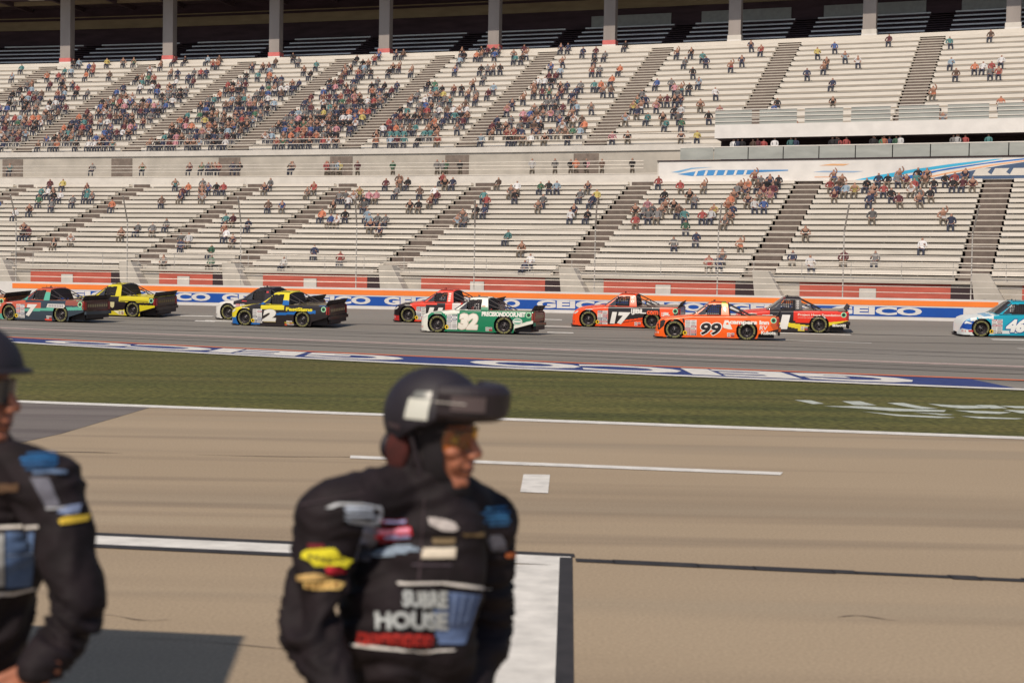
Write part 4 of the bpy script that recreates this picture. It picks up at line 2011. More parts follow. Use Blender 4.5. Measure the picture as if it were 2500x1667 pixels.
H = lambda d: R(d)
make_truck('green and white race truck number 32, in front of the black and red one', front_at(1067, 812.0, 0), liv32, {'bed': (150, 140, 122), 'arch': (226, 224, 212), 'bumper': (28, 80, 66), 'corner': (226, 224, 212), 'corner2': (200, 70, 60)}, H(15.5), ex32, (96, 34, 26))
make_truck('bright orange race truck with black number 99 and campers lettering', front_at(1646, 826.5, 0), liv99,
           {'bed': (170, 120, 90), 'head': (44, 32, 30), 'headshape': [(.73, .60), (.46, .74), (.36, .71), (.42, .50), (.60, .34), (.76, .36)], 'bumper': (150, 70, 30), 'corner': (252, 100, 22), 'corner2': (235, 225, 215), 'arch': (240, 200, 150)}, H(10.5), ex99, (120, 60, 30))
make_truck('orange and black race truck number 17, ahead of the orange number 99', front_at(1436, 798.3, 0), liv17, {'bed': (120, 92, 82), 'corner': (250, 82, 24), 'corner2': (70, 40, 40), 'bumper': (60, 46, 78)}, H(14), ex17, (64, 50, 92))
make_truck('red race truck with black cab, white number 1 and yellow sill', rear_at(1999, 813.3, H(9)), liv1, {'bed': (128, 104, 90), 'bumper': (36, 30, 34), 'corner': (214, 42, 28)}, H(9), ex1, (70, 34, 34))
make_truck('turquoise race truck number 46 entering at the right edge', front_at(2395, 822.5, 0), liv46, {'bed': (120, 130, 140), 'head': (236, 236, 232), 'headshape': [(.76, .50), (.62, .66), (.40, .58), (.44, .54), (.60, .56)], 'corner': (226, 230, 228), 'corner2': (200, 60, 60)}, H(3), ex46)
make_truck('coral and slate race truck with white number 7 at the left edge', front_at(23, 782.8, 0), liv7, {'bed': (150, 100, 80), 'bumper': (60, 70, 80), 'corner': (92, 172, 150)}, H(22), ex7, (84, 42, 40))
make_truck('yellow and black race truck without visible number, beside the wall', rear_at(324, 774.6, H(20)), livY, {'bed': (216, 200, 40), 'bumper': (40, 30, 32), 'stick': False, 'corner': (34, 24, 28), 'tail2': (120, 100, 40)}, H(20), exY, (56, 40, 30))
make_truck('yellow, blue and black race truck with white number 2', front_at(598, 795.0, 0), liv2, {'bed': (96, 86, 60), 'bumper': (40, 32, 36), 'corner': (20, 100, 175)}, H(20), ex2, (50, 38, 38))
make_truck('white and black race truck half hidden behind the number 2', front_at(557, 780.8, 0), livW, {'bed': (60, 50, 52), 'bumper': (40, 32, 36), 'corner': (222, 218, 212), 'corner2': (60, 50, 60)}, H(20), exW, (50, 38, 38))
make_truck('black and red race truck number 11 behind the green 32', front_at(996, 787.3, 0), liv11, {'bed': (120, 60, 60), 'bumper': (60, 30, 34), 'corner': (200, 50, 50)}, H(16), ex11, (84, 34, 46))
make_truck('orange race truck leaving at the left edge, only its tail in view', rear_at(-40, 776, H(20)), livT, {'bed': (170, 100, 60), 'bumper': (90, 50, 40), 'stick': False, 'corner': (236, 150, 60)}, H(20), None, (92, 44, 38))
# ================================================================== SPECTATORS
def skin_figure(name, joints, bones, mats_fn, mats, sub=1):
    """grow one continuous body from a skeleton with the Skin modifier, then fix it as a mesh"""
    me = bpy.data.meshes.new(name)
    me.from_pydata([j[0] for j in joints], bones, [])
    ob = bpy.data.objects.new(name, me)
    COL.objects.link(ob)
    sk = ob.modifiers.new('s', 'SKIN')
    sk.use_smooth_shade = True
    for i, j in enumerate(joints):
        v = me.skin_vertices[0].data[i]
        v.radius = j[1] if isinstance(j[1], tuple) else (j[1], j[1])
        v.use_root = (i == 0)
    if sub:
        ob.modifiers.new('u', 'SUBSURF').levels = sub
    dg = bpy.context.evaluated_depsgraph_get()
    m2 = bpy.data.meshes.new_from_object(ob.evaluated_get(dg))
    bpy.data.objects.remove(ob)
    for m in mats:
        m2.materials.append(m)
    for p in m2.polygons:
        p.material_index = mats_fn(p.center)
        p.use_smooth = True
    m2.name = name
    return m2


M['shirt'] = mat('spectator_clothing', (.5, .5, .5), 0.85, objc=True)
M['jeans'] = mat('spectator_trousers', (0.045, 0.05, 0.075), 0.9)
M['shorts'] = mat('spectator_shorts', (0.16, 0.13, 0.10), 0.9)
M['hair'] = mat('spectator_hair', (0.035, 0.022, 0.016), 0.8)
M['cap'] = mat('spectator_cap', (0.30, 0.28, 0.27), 0.8)
M['face'] = mat('spectator_skin', (0.36, 0.19, 0.13), 0.6)
FIGS = []
for vi in range(9):
    rn = random.Random(vi)
    lean = rn.uniform(-.05, .20)
    hw = .19
    stand = vi == 4
    # y = towards the track is negative; origin at seat level under the hips
    J = [((0, 0, .10), (.15, .12)), ((0, -lean * .5, .34), (.15, .11)), ((0, -lean, .52), (.16, .10)), ((0, -lean, .62), .055), ((0, -lean - .02, .76), (.085, .105))]
    B = [(0, 1), (1, 2), (2, 3), (3, 4)]
    for s_ in (-1, 1):
        n = len(J)
        if stand:
            J += [((s_ * .10, 0, -.10), .085), ((s_ * .11, -.02, -.42), .065), ((s_ * .12, 0, -.80), .05)]
        else:
            J += [((s_ * .11, -.18, .10), .085), ((s_ * .14, -.42, .09), .065), ((s_ * .14, -.46, -.34), .05)]
        B += [(0, n), (n, n + 1), (n + 1, n + 2)]
        n = len(J)
        up_ = vi == 2 and s_ == 1
        ex, hz = rn.uniform(.02, .12), rn.choice([.20, .16, .42, .24])
        J += [((s_ * hw, -lean, .50), .06), ((s_ * (hw + ex), -lean - .05, .26 if not up_ else .66), .048), ((s_ * rn.uniform(.04, .16), -.30 if not stand else -.12, hz if not up_ else .86), .038)]
        B += [(2, n), (n, n + 1), (n + 1, n + 2)]

    def mf(c, lean=lean, vi=vi, stand=stand):
        if c.z > .645 and abs(c.x) < .12:
            if c.z > .79 or (c.y > -lean + .02):
                return 3
            return 2
        if c.z > .60 and abs(c.x) < .06:
            return 2
        if (c.z < .115 if stand else (c.y < -.16 and c.z < .165)) or c.z < .03:
            return 1
        if c.y < -.22 and not stand:
            return 2
        return 0
    FIGS.append(skin_figure('spectator', J, B, mf, [M['shirt'], M['jeans'] if vi % 2 else M['shorts'], M['face'], M['cap'] if vi in (1, 6) else M['hair']]))

CLO = [('black', (.022, .018, .022)), ('navy', (.030, .038, .095)), ('grey', (.16, .15, .15)), ('white', (.62, .60, .60)), ('red', (.38, .035, .03)), ('orange', (.62, .15, .04)),
       ('maroon', (.12, .018, .03)), ('pale blue', (.25, .36, .46)), ('blue', (.03, .09, .32)), ('teal', (.05, .22, .22)), ('brown', (.14, .075, .05)), ('yellow', (.55, .42, .05)), ('pink', (.58, .20, .24)), ('green', (.05, .17, .09))]
WTS = [24, 15, 14, 8, 5, 4, 8, 5, 5, 4, 9, 1.5, 2, 2]
rs = random.Random(11)


def project(P):
    d = P - CAM
    return (1250 + F * d.dot(rt) / d.dot(fwd), 833.5 - F * d.dot(up) / d.dot(fwd))


def dens_low(px, k):
    """share of taken places in the lower tier, from the clusters in the photograph"""
    d = .045
    for (cx, ky, wx, amp) in [(250, 6.8, 90, .42), (120, 7.2, 120, .25), (560, 7.6, 120, .35), (860, 6.5, 90, .38), (820, 4.6, 60, .3), (1130, 6.2, 90, .50), (1130, 7.8, 150, .3), (1290, 7.5, 70, .4), (1330, 5, 60, .35),
                              (1500, 6.5, 110, .5), (1580, 5.0, 80, .75), (1470, 4.2, 60, .3), (1790, 5.2, 70, .85), (1700, 6.8, 60, .2), (1880, 7.4, 70, .65), (2060, 7.6, 110, .6), (2280, 7.6, 120, .6), (2180, 6.3, 120, .35), (2050, 4.5, 50, .2),
                              (430, 2.2, 35, .75), (230, 2.4, 40, .35), (560, 3.8, 40, .25), (700, 5.6, 60, .2), (1130, 4.3, 40, .4), (1650, 2.6, 50, .35), (2480, 6, 60, .3), (920, 3.8, 60, .25), (60, 5.2, 80, .2), (100, 3.0, 60, .22)]:
        d = max(d, min(.75, amp * .95) * math.exp(-((px - cx) / (wx * 1.15)) ** 2 - ((k - ky) / 1.0) ** 2))
    return d


def dens_up(px, k):
    a = .82 if px < 500 else .86 if px < 1000 else .66 if px < 1400 else .36 if px < 1700 else .12
    a *= .25 + .75 * math.exp(-((k - 3.5) / 6.5) ** 2)
    a *= .8 + .6 * max(0, noise.noise(Vector((px / 70, k / 1.6, 3))) + .3)
    return a


seats = []
for k in range(NL):
    l = -46.0
    while l < 28:
        l += .56
        if any(abs(l - s) < SW + .3 for s in LST):
            continue
        P = sp(l, k * TL + .66, Z0 + k * RL + .31)
        px, py = project(P)
        if -15 < px < 2515 and rs.random() < dens_low(px, k / 2):
            seats.append((P, l, 'lower', k, px))
for k in range(NU):
    l = -60.0
    while l < 30:
        l += .54
        if any(abs(l - s) < 1.1 for s in UST):
            continue
        P = sp(l, WU + k * TU + .73, ZU + k * RU + .37)
        px, py = project(P)
        if -15 < px < 2515 and rs.random() < dens_up(px, k):
            seats.append((P, l, 'upper', k, px))
# people standing at the balcony rail
for i in range(26):
    l = LG + .4 + rs.random() * 17.5
    seats.append((sp(l, WC + .55, ZC + 1.25 + .85), l, 'balcony', 0, project(sp(l, WC + .6, ZC + 2.2))[0]))
for i in range(34):
    l = -44 + rs.random() * 47
    if rs.random() < .5:
        l = min(UST, key=lambda s: abs(s - l)) + rs.uniform(-1, 1)
    if l < LB - .5:
        seats.append((sp(l, WC + .7, ZC + .1 + .85), l, 'walkway', 0, project(sp(l, WC + .7, ZC + 1.2))[0]))
print('spectators', len(seats))
seats.sort(key=lambda s: (s[0] - CAM).length)
ONE, REST = seats[:300], seats[300:]
rows = {}
for s in ONE:
    rows.setdefault((s[2], s[3]), []).append(s)
ORD = ['front', 'second', 'third', 'fourth', 'fifth', 'sixth', 'seventh', 'eighth', 'ninth', 'tenth', 'eleventh', 'twelfth', 'thirteenth', 'fourteenth', 'fifteenth', 'sixteenth', 'seventeenth', 'top']


def ordinal(n):
    suf = 'th' if 10 <= n % 100 <= 20 else {1: 'st', 2: 'nd', 3: 'rd'}.get(n % 10, 'th')
    return '%d%s' % (n, suf)


for (tier, k), ss in rows.items():
    ss.sort(key=lambda s: s[4])
    for n, (P, l, _, _, px) in enumerate(ss):
        cn, cc = rs.choices(CLO, WTS)[0]
        v = 4 if tier in ('balcony', 'walkway') else rs.choice((0, 1, 3, 5, 6, 7, 8, 0, 1, 3, 5, 6, 7, 8, 2))
        o = bpy.data.objects.new('spectator', FIGS[v])
        COL.objects.link(o)
        o.location = P - Vector((0, 0, .03))
        o.rotation_euler = (0, 0, -_alpha(l) + rs.uniform(-.35, .35))
        sc = rs.uniform(.94, 1.08)
        o.scale = (sc, sc, sc)
        jj = rs.uniform(.6, 1.2)
        g_ = sum(cc) / 3
        cc = tuple(c * .72 + g_ * .28 for c in cc)
        o.color = (min(1, cc[0] * jj), min(1, cc[1] * jj), min(1, cc[2] * jj), 1)
        if tier == 'balcony':
            lab = 'standing spectator in %s behind the balcony glass, %s from the left' % (cn, ordinal(n + 1))
            gname = 'spectators standing on the balcony'
        elif tier == 'walkway':
            lab = 'spectator in %s walking between the two tiers, %s from the left' % (cn, ordinal(n + 1))
            gname = 'spectators on the walkway'
        else:
            lab = 'spectator in %s, %s row of the %s tier, %s from the left' % (cn, ORD[k], tier, ordinal(n + 1))
            gname = 'spectators seated in the grandstand'
        tag(o, lab, 'spectator', gname)
# everyone beyond the nearest 300 as one crowd
if REST:
    cv, cf_, cm = [], [], []
    cmats = [M['jeans'], M['face'], M['hair']] + [mat('crowd_' + n.replace(' ', '_'), tuple(q * .72 + sum(c) / 3 * .28 for q in c), .85) for n, c in CLO]
    for (P, l, tier, k, px) in REST:
        ci = rs.choices(range(len(CLO)), WTS)[0]
        me = FIGS[rs.choice((0, 1, 3, 5, 6, 7, 8, 0, 1, 3, 5, 6, 7, 8, 2))]
        rot = Matrix.Rotation(-_alpha(l) + rs.uniform(-.35, .35), 4, 'Z') * 1.0
        b0 = len(cv)
        for vtx in me.vertices:
            cv.append(P + rot @ vtx.co)
        for p in me.polygons:
            cf_.append(tuple(b0 + i for i in p.vertices))
            cm.append([3 + ci, 0, 1, 2][p.material_index])
    o = new_obj('crowd', cv, cf_, cmats, None, cm, True)
    tag(o, 'distant crowd of seated spectators scattered over the upper grandstand tier', 'crowd', None, 'stuff')


# ================================================================== PIT CREW IN THE FOREGROUND
def capsule_bm(bm, a, b, ra, rb, n=14):
    a, b = Vector(a), Vector(b)
    d = (b - a)
    L_ = d.length
    q = d.to_track_quat('Z', 'Y').to_matrix().to_4x4()
    m = Matrix.Translation(a) @ q
    rings = []
    for i in range(5):
        t = math.pi / 2 * i / 4
        rings.append((ra * math.sin(t), -ra * math.cos(t)))
    for i in range(1, 4):
        t = i / 4
        rings.append((ra + (rb - ra) * t, L_ * t))
    for i in range(5):
        t = math.pi / 2 * i / 4
        rings.append((rb * math.cos(t), L_ + rb * math.sin(t)))
    prev = None
    for (r, z) in rings:
        ring = [bm.verts.new(m @ Vector((max(r, .0005) * math.cos(2 * math.pi * i / n), max(r, .0005) * math.sin(2 * math.pi * i / n), z))) for i in range(n)]
        if prev:
            for i in range(n):
                bm.faces.new((prev[i], prev[(i + 1) % n], ring[(i + 1) % n], ring[i]))
        else:
            bm.faces.new(list(reversed(ring)))
        prev = ring
    bm.faces.new(prev)


def ell_bm(bm, c, r, rot=None):
    m = Matrix.Translation(Vector(c)) @ (rot.to_4x4() if rot else Matrix.Identity(4)) @ Matrix.Diagonal((r[0], r[1], r[2], 1))
    bmesh.ops.create_uvsphere(bm, u_segments=24, v_segments=14, radius=1, matrix=m)


def remesh(bm, vox, smooth_it=4, fac=.6):
    me = bpy.data.meshes.new('r')
    bm.to_mesh(me)
    bm.free()
    ob = bpy.data.objects.new('r', me)
    COL.objects.link(ob)
    r = ob.modifiers.new('r', 'REMESH')
    r.mode = 'VOXEL'
    r.voxel_size = vox
    s = ob.modifiers.new('s', 'SMOOTH')
    s.iterations = smooth_it
    s.factor = fac
    dg = bpy.context.evaluated_depsgraph_get()
    m2 = bpy.data.meshes.new_from_object(ob.evaluated_get(dg))
    bpy.data.objects.remove(ob)
    return m2


def crew_head(root, C, yaw, tilt=0.0, glasses=True, balaclava=True, visor=True):
    """head of local axes x forward, y left, z up, set at C; helmet, hood and glasses are parts"""
    hd = empty('head', C)
    hd.parent = root
    hd.rotation_euler = (0, tilt, yaw)
    # face and skull, one skin surface with brow, nose, lips, chin
    bm = bmesh.new()
    ell_bm(bm, (-.012, 0, .035), (.093, .075, .095))
    ell_bm(bm, (.030, 0, -.045), (.058, .056, .072))
    ell_bm(bm, (.068, 0, -.098), (.024, .026, .020))
    capsule_bm(bm, (.02, .045, -.085), (.066, .014, -.102), .020, .019)
    capsule_bm(bm, (.02, -.045, -.085), (.066, -.014, -.102), .020, .019)
    for s_ in (1, -1):
        capsule_bm(bm, (.070, s_ * .012, .030), (.058, s_ * .047, .026), .013, .012)
        ell_bm(bm, (.062, s_ * .038, -.024), (.024, .020, .018))
        ell_bm(bm, (.070, s_ * .025, -.050), (.020, .019, .024))
        ell_bm(bm, (.105, s_ * .013, -.032), (.012, .009, .009))
    capsule_bm(bm, (.082, 0, .020), (.113, 0, -.024), .009, .0125)
    ell_bm(bm, (.087, 0, -.061), (.014, .024, .0075))
    ell_bm(bm, (.084, 0, -.075), (.014, .021, .0080))
    ell_bm(bm, (.077, 0, -.055), (.016, .028, .016))
    capsule_bm(bm, (-.03, 0, -.04), (-.04, 0, -.17), .058, .062)
    me = remesh(bm, .0038, 3, .5)
    me.materials.append(M['skin'])
    for p in me.polygons:
        p.use_smooth = True
    o = bpy.data.objects.new('face', me)
    COL.objects.link(o)
    o.parent = hd
    lipm = mat('lips', (0.30, 0.09, 0.065), .5) if 'lips' not in M else M['lips']
    M['lips'] = lipm
    mb = MB()
    n = 10
    for sg in (1, -1):
        vs = []
        for i in range(n + 1):
            y = -.025 + .05 * i / n
            x = .1005 - (y / .025) ** 2 * .018
            hh = (.0048 if sg > 0 else .006) * (1 - (abs(y) / .0255) ** 2) + .0004
            vs += [(x + .0005, y, -.0675), (x - .002, y, -.0675 + sg * hh)]
        mb.add(vs, [(2 * i, 2 * i + 2, 2 * i + 3, 2 * i + 1) for i in range(n)], lipm)
    mb.build('lips', hd, True)
    mb = MB()
    mb.tube((.0835, -.025, -.0678), (.1012, -.010, -.0672), .0016, M['balaclava'], 6)
    mb.tube((.1012, -.010, -.0672), (.1012, .010, -.0672), .0016, M['balaclava'], 6)
    mb.tube((.1012, .010, -.0672), (.0835, .025, -.0678), .0016, M['balaclava'], 6)
    mb.build('mouth_line', hd)
    for s_ in (1, -1):
        bm = bmesh.new()
        bmesh.ops.create_uvsphere(bm, u_segments=16, v_segments=10, radius=.0125, matrix=Matrix.Translation((.066, s_ * .031, .004)))
        me = bpy.data.meshes.new('eye')
        bm.to_mesh(me)
        bm.free()
        me.materials.append(mat('eye_white', (.5, .47, .44), .3) if 'eyew' not in M else M['eyew'])
        M['eyew'] = me.materials[0]
        me.materials.append(M['black'])
        for p in me.polygons:
            p.use_smooth = True
            if (p.center - Vector((.0785, s_ * .030, .003))).length < .0062:
                p.material_index = 1
        e = bpy.data.objects.new('eye', me)
        COL.objects.link(e)
        e.parent = hd
        mb = MB()
        mb.tube((.079, s_ * .014, .019), (.074, s_ * .046, .020), .0042, M['hair'], 6, .003)
        mb.build('eyebrow', hd)
        if balaclava:
            continue
        bm = bmesh.new()
        ell_bm(bm, (-.012, s_ * .077, -.005), (.018, .010, .032))
        ell_bm(bm, (-.008, s_ * .078, -.030), (.010, .008, .012))
        me = remesh(bm, .004, 2)
        me.materials.append(M['skin'])
        e = bpy.data.objects.new('ear', me)
        COL.objects.link(e)
        e.parent = hd
    if balaclava:
        bm = bmesh.new()
        ell_bm(bm, (-.012, 0, .035), (.101, .084, .103))
        ell_bm(bm, (.022, 0, -.045), (.066, .074, .090))
        ell_bm(bm, (.040, 0, -.118), (.050, .052, .034))
        ell_bm(bm, (.045, 0, -.105), (.045, .045, .030))
        capsule_bm(bm, (-.02, 0, -.06), (-.035, 0, -.20), .072, .092)
        capsule_bm(bm, (.03, 0, -.12), (-.01, 0, -.20), .045, .075)
        me = remesh(bm, .005, 3, .5)
        bm = bmesh.new()
        bm.from_mesh(me)
        dl = []
        for f in bm.faces:
            c = f.calc_center_median()
            if -.108 < c.z < .035 and c.x > .038 + max(0, -c.z - .002) * .36 and abs(c.y) < .060:
                dl.append(f)
        bmesh.ops.delete(bm, geom=dl, context='FACES')
        for _ in range(3):
            bmesh.ops.smooth_vert(bm, verts=[v for v in bm.verts if v.is_boundary], factor=.5, use_axis_x=True, use_axis_y=True, use_axis_z=True)
        bm.to_mesh(me)
        bm.free()
        me.materials.append(M['balaclava'])
        for p in me.polygons:
            p.use_smooth = True
        o = bpy.data.objects.new('balaclava', me)
        COL.objects.link(o)
        o.parent = hd
        so_ = o.modifiers.new('t', 'SOLIDIFY')
        so_.thickness = .004
    # helmet shell: dome cut along a rim that is high over the brow and low behind
    bm = bmesh.new()
    bmesh.ops.create_uvsphere(bm, u_segments=64, v_segments=48, radius=1)
    dl = []
    for v in bm.verts:
        x, y, z = v.co
        v.co = Vector((x * (.128 if x > 0 else .132) - .012, y * .112, z * (.118 if z > 0 else .125) + .050))
    for f in bm.faces:
        c = f.calc_center_median()
        rim = .046 if c.x > .045 else .046 - (.045 - c.x) * .62 if c.x > -.06 else -.030
        if c.z < rim:
            dl.append(f)
    bmesh.ops.delete(bm, geom=dl, context='FACES')
    for _ in range(4):
        bmesh.ops.smooth_vert(bm, verts=[v for v in bm.verts if v.is_boundary], factor=.5, use_axis_x=True, use_axis_y=True, use_axis_z=True)
    me = bpy.data.meshes.new('helmet')
    bm.to_mesh(me)
    bm.free()
    me.materials.append(M['helmet'])
    for p in me.polygons:
        p.use_smooth = True
    hm = bpy.data.objects.new('helmet', me)
    COL.objects.link(hm)
    hm.parent = hd
    so_ = hm.modifiers.new('t', 'SOLIDIFY')
    so_.thickness = .008
    so_.offset = -1
    # padded ear flap and chin strap
    for s_ in (1, -1):
        bm = bmesh.new()
        ell_bm(bm, (-.062, s_ * .078, -.035), (.034, .018, .056))
        ell_bm(bm, (-.066, s_ * .064, -.080), (.028, .022, .042))
        me = remesh(bm, .005, 3)
        me.materials.append(M['helmet_pad'])
        for p in me.polygons:
            p.use_smooth = True
        o = bpy.data.objects.new('ear_pad', me)
        COL.objects.link(o)
        o.parent = hd
        mb = MB()
        mb.tube((-.02, s_ * .092, .01), (.012, s_ * .072, -.10), .006, M['black'], 6)
        mb.tube((.012, s_ * .072, -.10), (.035, 0, -.138), .006, M['black'], 6)
        mb.build('chin_strap', hd)
    bm = bmesh.new()
    ell_bm(bm, (-.115, 0, -.035), (.022, .070, .045))
    me = remesh(bm, .006, 2)
    me.materials.append(M['helmet'])
    for p in me.polygons:
        p.use_smooth = True
    o = bpy.data.objects.new('neck_guard', me)
    COL.objects.link(o)
    o.parent = hd
    # short peak
    mb = MB()
    n = 16
    vs = []
    for i in range(n + 1):
        a = R(-52 + 104 * i / n)
        for (rx, ry, z) in ((.122, .112, .066), (.150, .120, .060), (.150, .120, .054), (.122, .112, .056)):
            vs.append((rx * math.cos(a) - .012, ry * math.sin(a), z))
    fs = []
    for i in range(n):
        for j in range(4):
            fs.append((i * 4 + j, i * 4 + (j + 1) % 4, i * 4 + 4 + (j + 1) % 4, i * 4 + 4 + j))
    mb.add(vs, fs, M['helmet'])
    mb.build('peak', hd, True)
    if not visor:
        mb = MB()
        n = 20
        vs = []
        for i in range(n + 1):
            a = R(-62 + 124 * i / n)
            for z, rr in ((.036, .106), (-.018, .103)):
                vs.append((rr * math.cos(a) - .004, rr * .76 * math.sin(a), z))
        mb.add(vs, [(2 * i, 2 * i + 1, 2 * i + 3, 2 * i + 2) for i in range(n)], M['glass'])
        mb.build('dark_glasses', hd, True)
        return hd

    def rbox(name, x0, x1, y0, y1, z0, z1, m, bev=.006):
        bm = bmesh.new()
        bmesh.ops.create_cube(bm, size=1, matrix=Matrix.Translation(((x0 + x1) / 2, (y0 + y1) / 2, (z0 + z1) / 2)) @ Matrix.Diagonal((x1 - x0, y1 - y0, z1 - z0, 1)))
        bmesh.ops.bevel(bm, geom=bm.edges[:], offset=bev, segments=3, affect='EDGES')
        me = bpy.data.meshes.new(name)
        bm.to_mesh(me)
        bm.free()
        me.materials.append(m)
        o = bpy.data.objects.new(name, me)
        COL.objects.link(o)
        o.parent = hd
        return o
    # raised visor / lamp block on the front of the helmet
    bm = bmesh.new()
    n = 18
    prev = None
    for i in range(n + 1):
        a = R(-62 + 124 * i / n)
        ri, ro = .118, .150 + .036 * math.cos(a * 1.25) ** 2
        zb_, zt_ = .056, .135 + .006 * math.cos(a)
        loop = [bm.verts.new((r * math.cos(a) - .012, r * .86 * math.sin(a), z)) for r, z in ((ri, zb_), (ro - .018, zb_), (ro, zb_ + .014), (ro + .004, zt_ - .014), (ro - .012, zt_), (ri, zt_))]
        if prev:
            for j in range(6):
                bm.faces.new((prev[j], prev[(j + 1) % 6], loop[(j + 1) % 6], loop[j]))
        else:
            bm.faces.new(loop)
        prev = loop
    bm.faces.new(list(reversed(prev)))
    bmesh.ops.recalc_face_normals(bm, faces=bm.faces[:])
    me = bpy.data.meshes.new('raised_visor')
    bm.to_mesh(me)
    bm.free()
    me.materials.append(M['black'])
    o = bpy.data.objects.new('raised_visor', me)
    COL.objects.link(o)
    o.parent = hd
    bv = o.modifiers.new('b', 'BEVEL')
    bv.width = .003
    for (a0, a1) in ((-50, -22), (22, 50)):
        mb = MB()
        vs = []
        for i in range(7):
            a = R(a0 + (a1 - a0) * i / 6)
            ro = .150 + .036 * math.cos(a * 1.25) ** 2 + .0055
            vs += [(ro * math.cos(a) - .012, ro * .86 * math.sin(a), .082), (ro * math.cos(a) - .012, ro * .86 * math.sin(a), .118)]
        mb.add(vs, [(2 * i, 2 * i + 2, 2 * i + 3, 2 * i + 1) for i in range(6)], M['greylens'])
        mb.build('visor_panel', hd)
    # white stickers and a pale piping line on the shell
    bvh = BVHTree.FromPolygons([v.co for v in hm.data.vertices], [tuple(p.vertices) for p in hm.data.polygons])

    def shell_patch(name, pts, m, side, step=.01, lift=.0025):
        v2, f2 = poly2d(pts, step)
        vs = []
        for (x, z) in v2:
            hit = bvh.ray_cast(Vector((x, side * .4, z)), Vector((0, -side, 0)))
            p = hit[0] if hit[0] else Vector((x, side * .11, z))
            vs.append(p + Vector((0, side * lift, 0)))
        new_obj(name, vs, f2, m, hd, None, True)
    for s_ in (1, -1):
        shell_patch('white_sticker', [(-.028, .050), (.032, .052), (.032, .100), (-.024, .098)], paint((205, 205, 195)), s_)
        shell_patch('faded_sticker', [(-.018, .100), (.030, .101), (.028, .118), (-.012, .116)], paint((110, 112, 108)), s_)
        shell_patch('strap_clip', [(-.085, .022), (-.040, .020), (-.040, .032), (-.085, .034)], paint((75, 62, 66)), s_)
    mb = MB()
    for s_ in (1, -1):
        a0, a1 = R(38 * s_), R(64 * s_)
        for i in range(5):
            a, b = a0 + (a1 - a0) * i / 5, a0 + (a1 - a0) * (i + 1) / 5
            ra_ = .150 + .036 * math.cos(a * 1.25) ** 2 + .006
            rb_ = .150 + .036 * math.cos(b * 1.25) ** 2 + .006
            mb.tube((ra_ * math.cos(a) - .012, ra_ * .86 * math.sin(a), .100), (rb_ * math.cos(b) - .012, rb_ * .86 * math.sin(b), .100), .0012, M['offwhite'], 5)
    mb.build('pale_piping', hd)
    if glasses:
        mb = MB()
        n = 20
        vs = []
        for i in range(n + 1):
            a = R(-58 + 116 * i / n)
            for z, rr in ((.030, .104), (-.014 + .012 * math.exp(-(a / .16) ** 2), .101)):
                vs.append((rr * math.cos(a) - .004, rr * .74 * math.sin(a), z))
        mb.add(vs, [(2 * i, 2 * i + 1, 2 * i + 3, 2 * i + 2) for i in range(n)], M['lens_clear'])
        mb.build('yellow_glasses', hd, True)
        mb = MB()
        for i in range(n):
            p, q = Vector(vs[2 * i]), Vector(vs[2 * i + 2])
            mb.tube(p, q, .0022, M['black'], 6)
        for s_, i in ((-1, 0), (1, 2 * n)):
            mb.tube(Vector(vs[i]) - Vector((0, 0, .004)), (-.01, s_ * .082, .016), .003, M['black'], 6)
        mb.build('glasses_frame', hd)
    return hd


def tinted():
    m = bpy.data.materials.new('tinted_yellow_lens')
    m.use_nodes = True
    n = m.node_tree.nodes
    l = m.node_tree.links
    for x in list(n):
        n.remove(x)
    out = n.new('ShaderNodeOutputMaterial')
    tr = n.new('ShaderNodeBsdfTransparent')
    tr.inputs[0].default_value = (.85, .62, .10, 1)
    gl = n.new('ShaderNodeBsdfGlossy')
    gl.inputs['Roughness'].default_value = .05
    mx = n.new('ShaderNodeMixShader')
    mx.inputs[0].default_value = .10
    l.new(tr.outputs[0], mx.inputs[1])
    l.new(gl.outputs[0], mx.inputs[2])
    l.new(mx.outputs[0], out.inputs[0])
    return m


M['lens_clear'] = tinted()


def wrinkle(me, foci, calm=()):
    """cloth folds: creases that gather round elbows, arm pits and waist"""
    me.update()
    vs = me.vertices
    nr = [v.normal.copy() for v in vs]
    for v, n in zip(vs, nr):
        p = v.co
        amp = .004
        for (c, r, a) in foci:
            amp += a * math.exp(-((p - c).length / r) ** 2)
        for (c, r) in calm:
            amp *= 1 - .85 * math.exp(-((p - c).length / r) ** 2)
        q = Vector((p.x * 5.0, p.y * 5.0, p.z * 22 + 3.2 * noise.noise(p * 5)))
        w1 = abs(noise.noise(q)) * -2.6 + .5
        w2 = noise.noise(Vector((p.x * 30, p.y * 30, p.z * 45)))
        v.co = p + n * (amp * w1 * 1.8 + .0016 * w2)
    me.update()


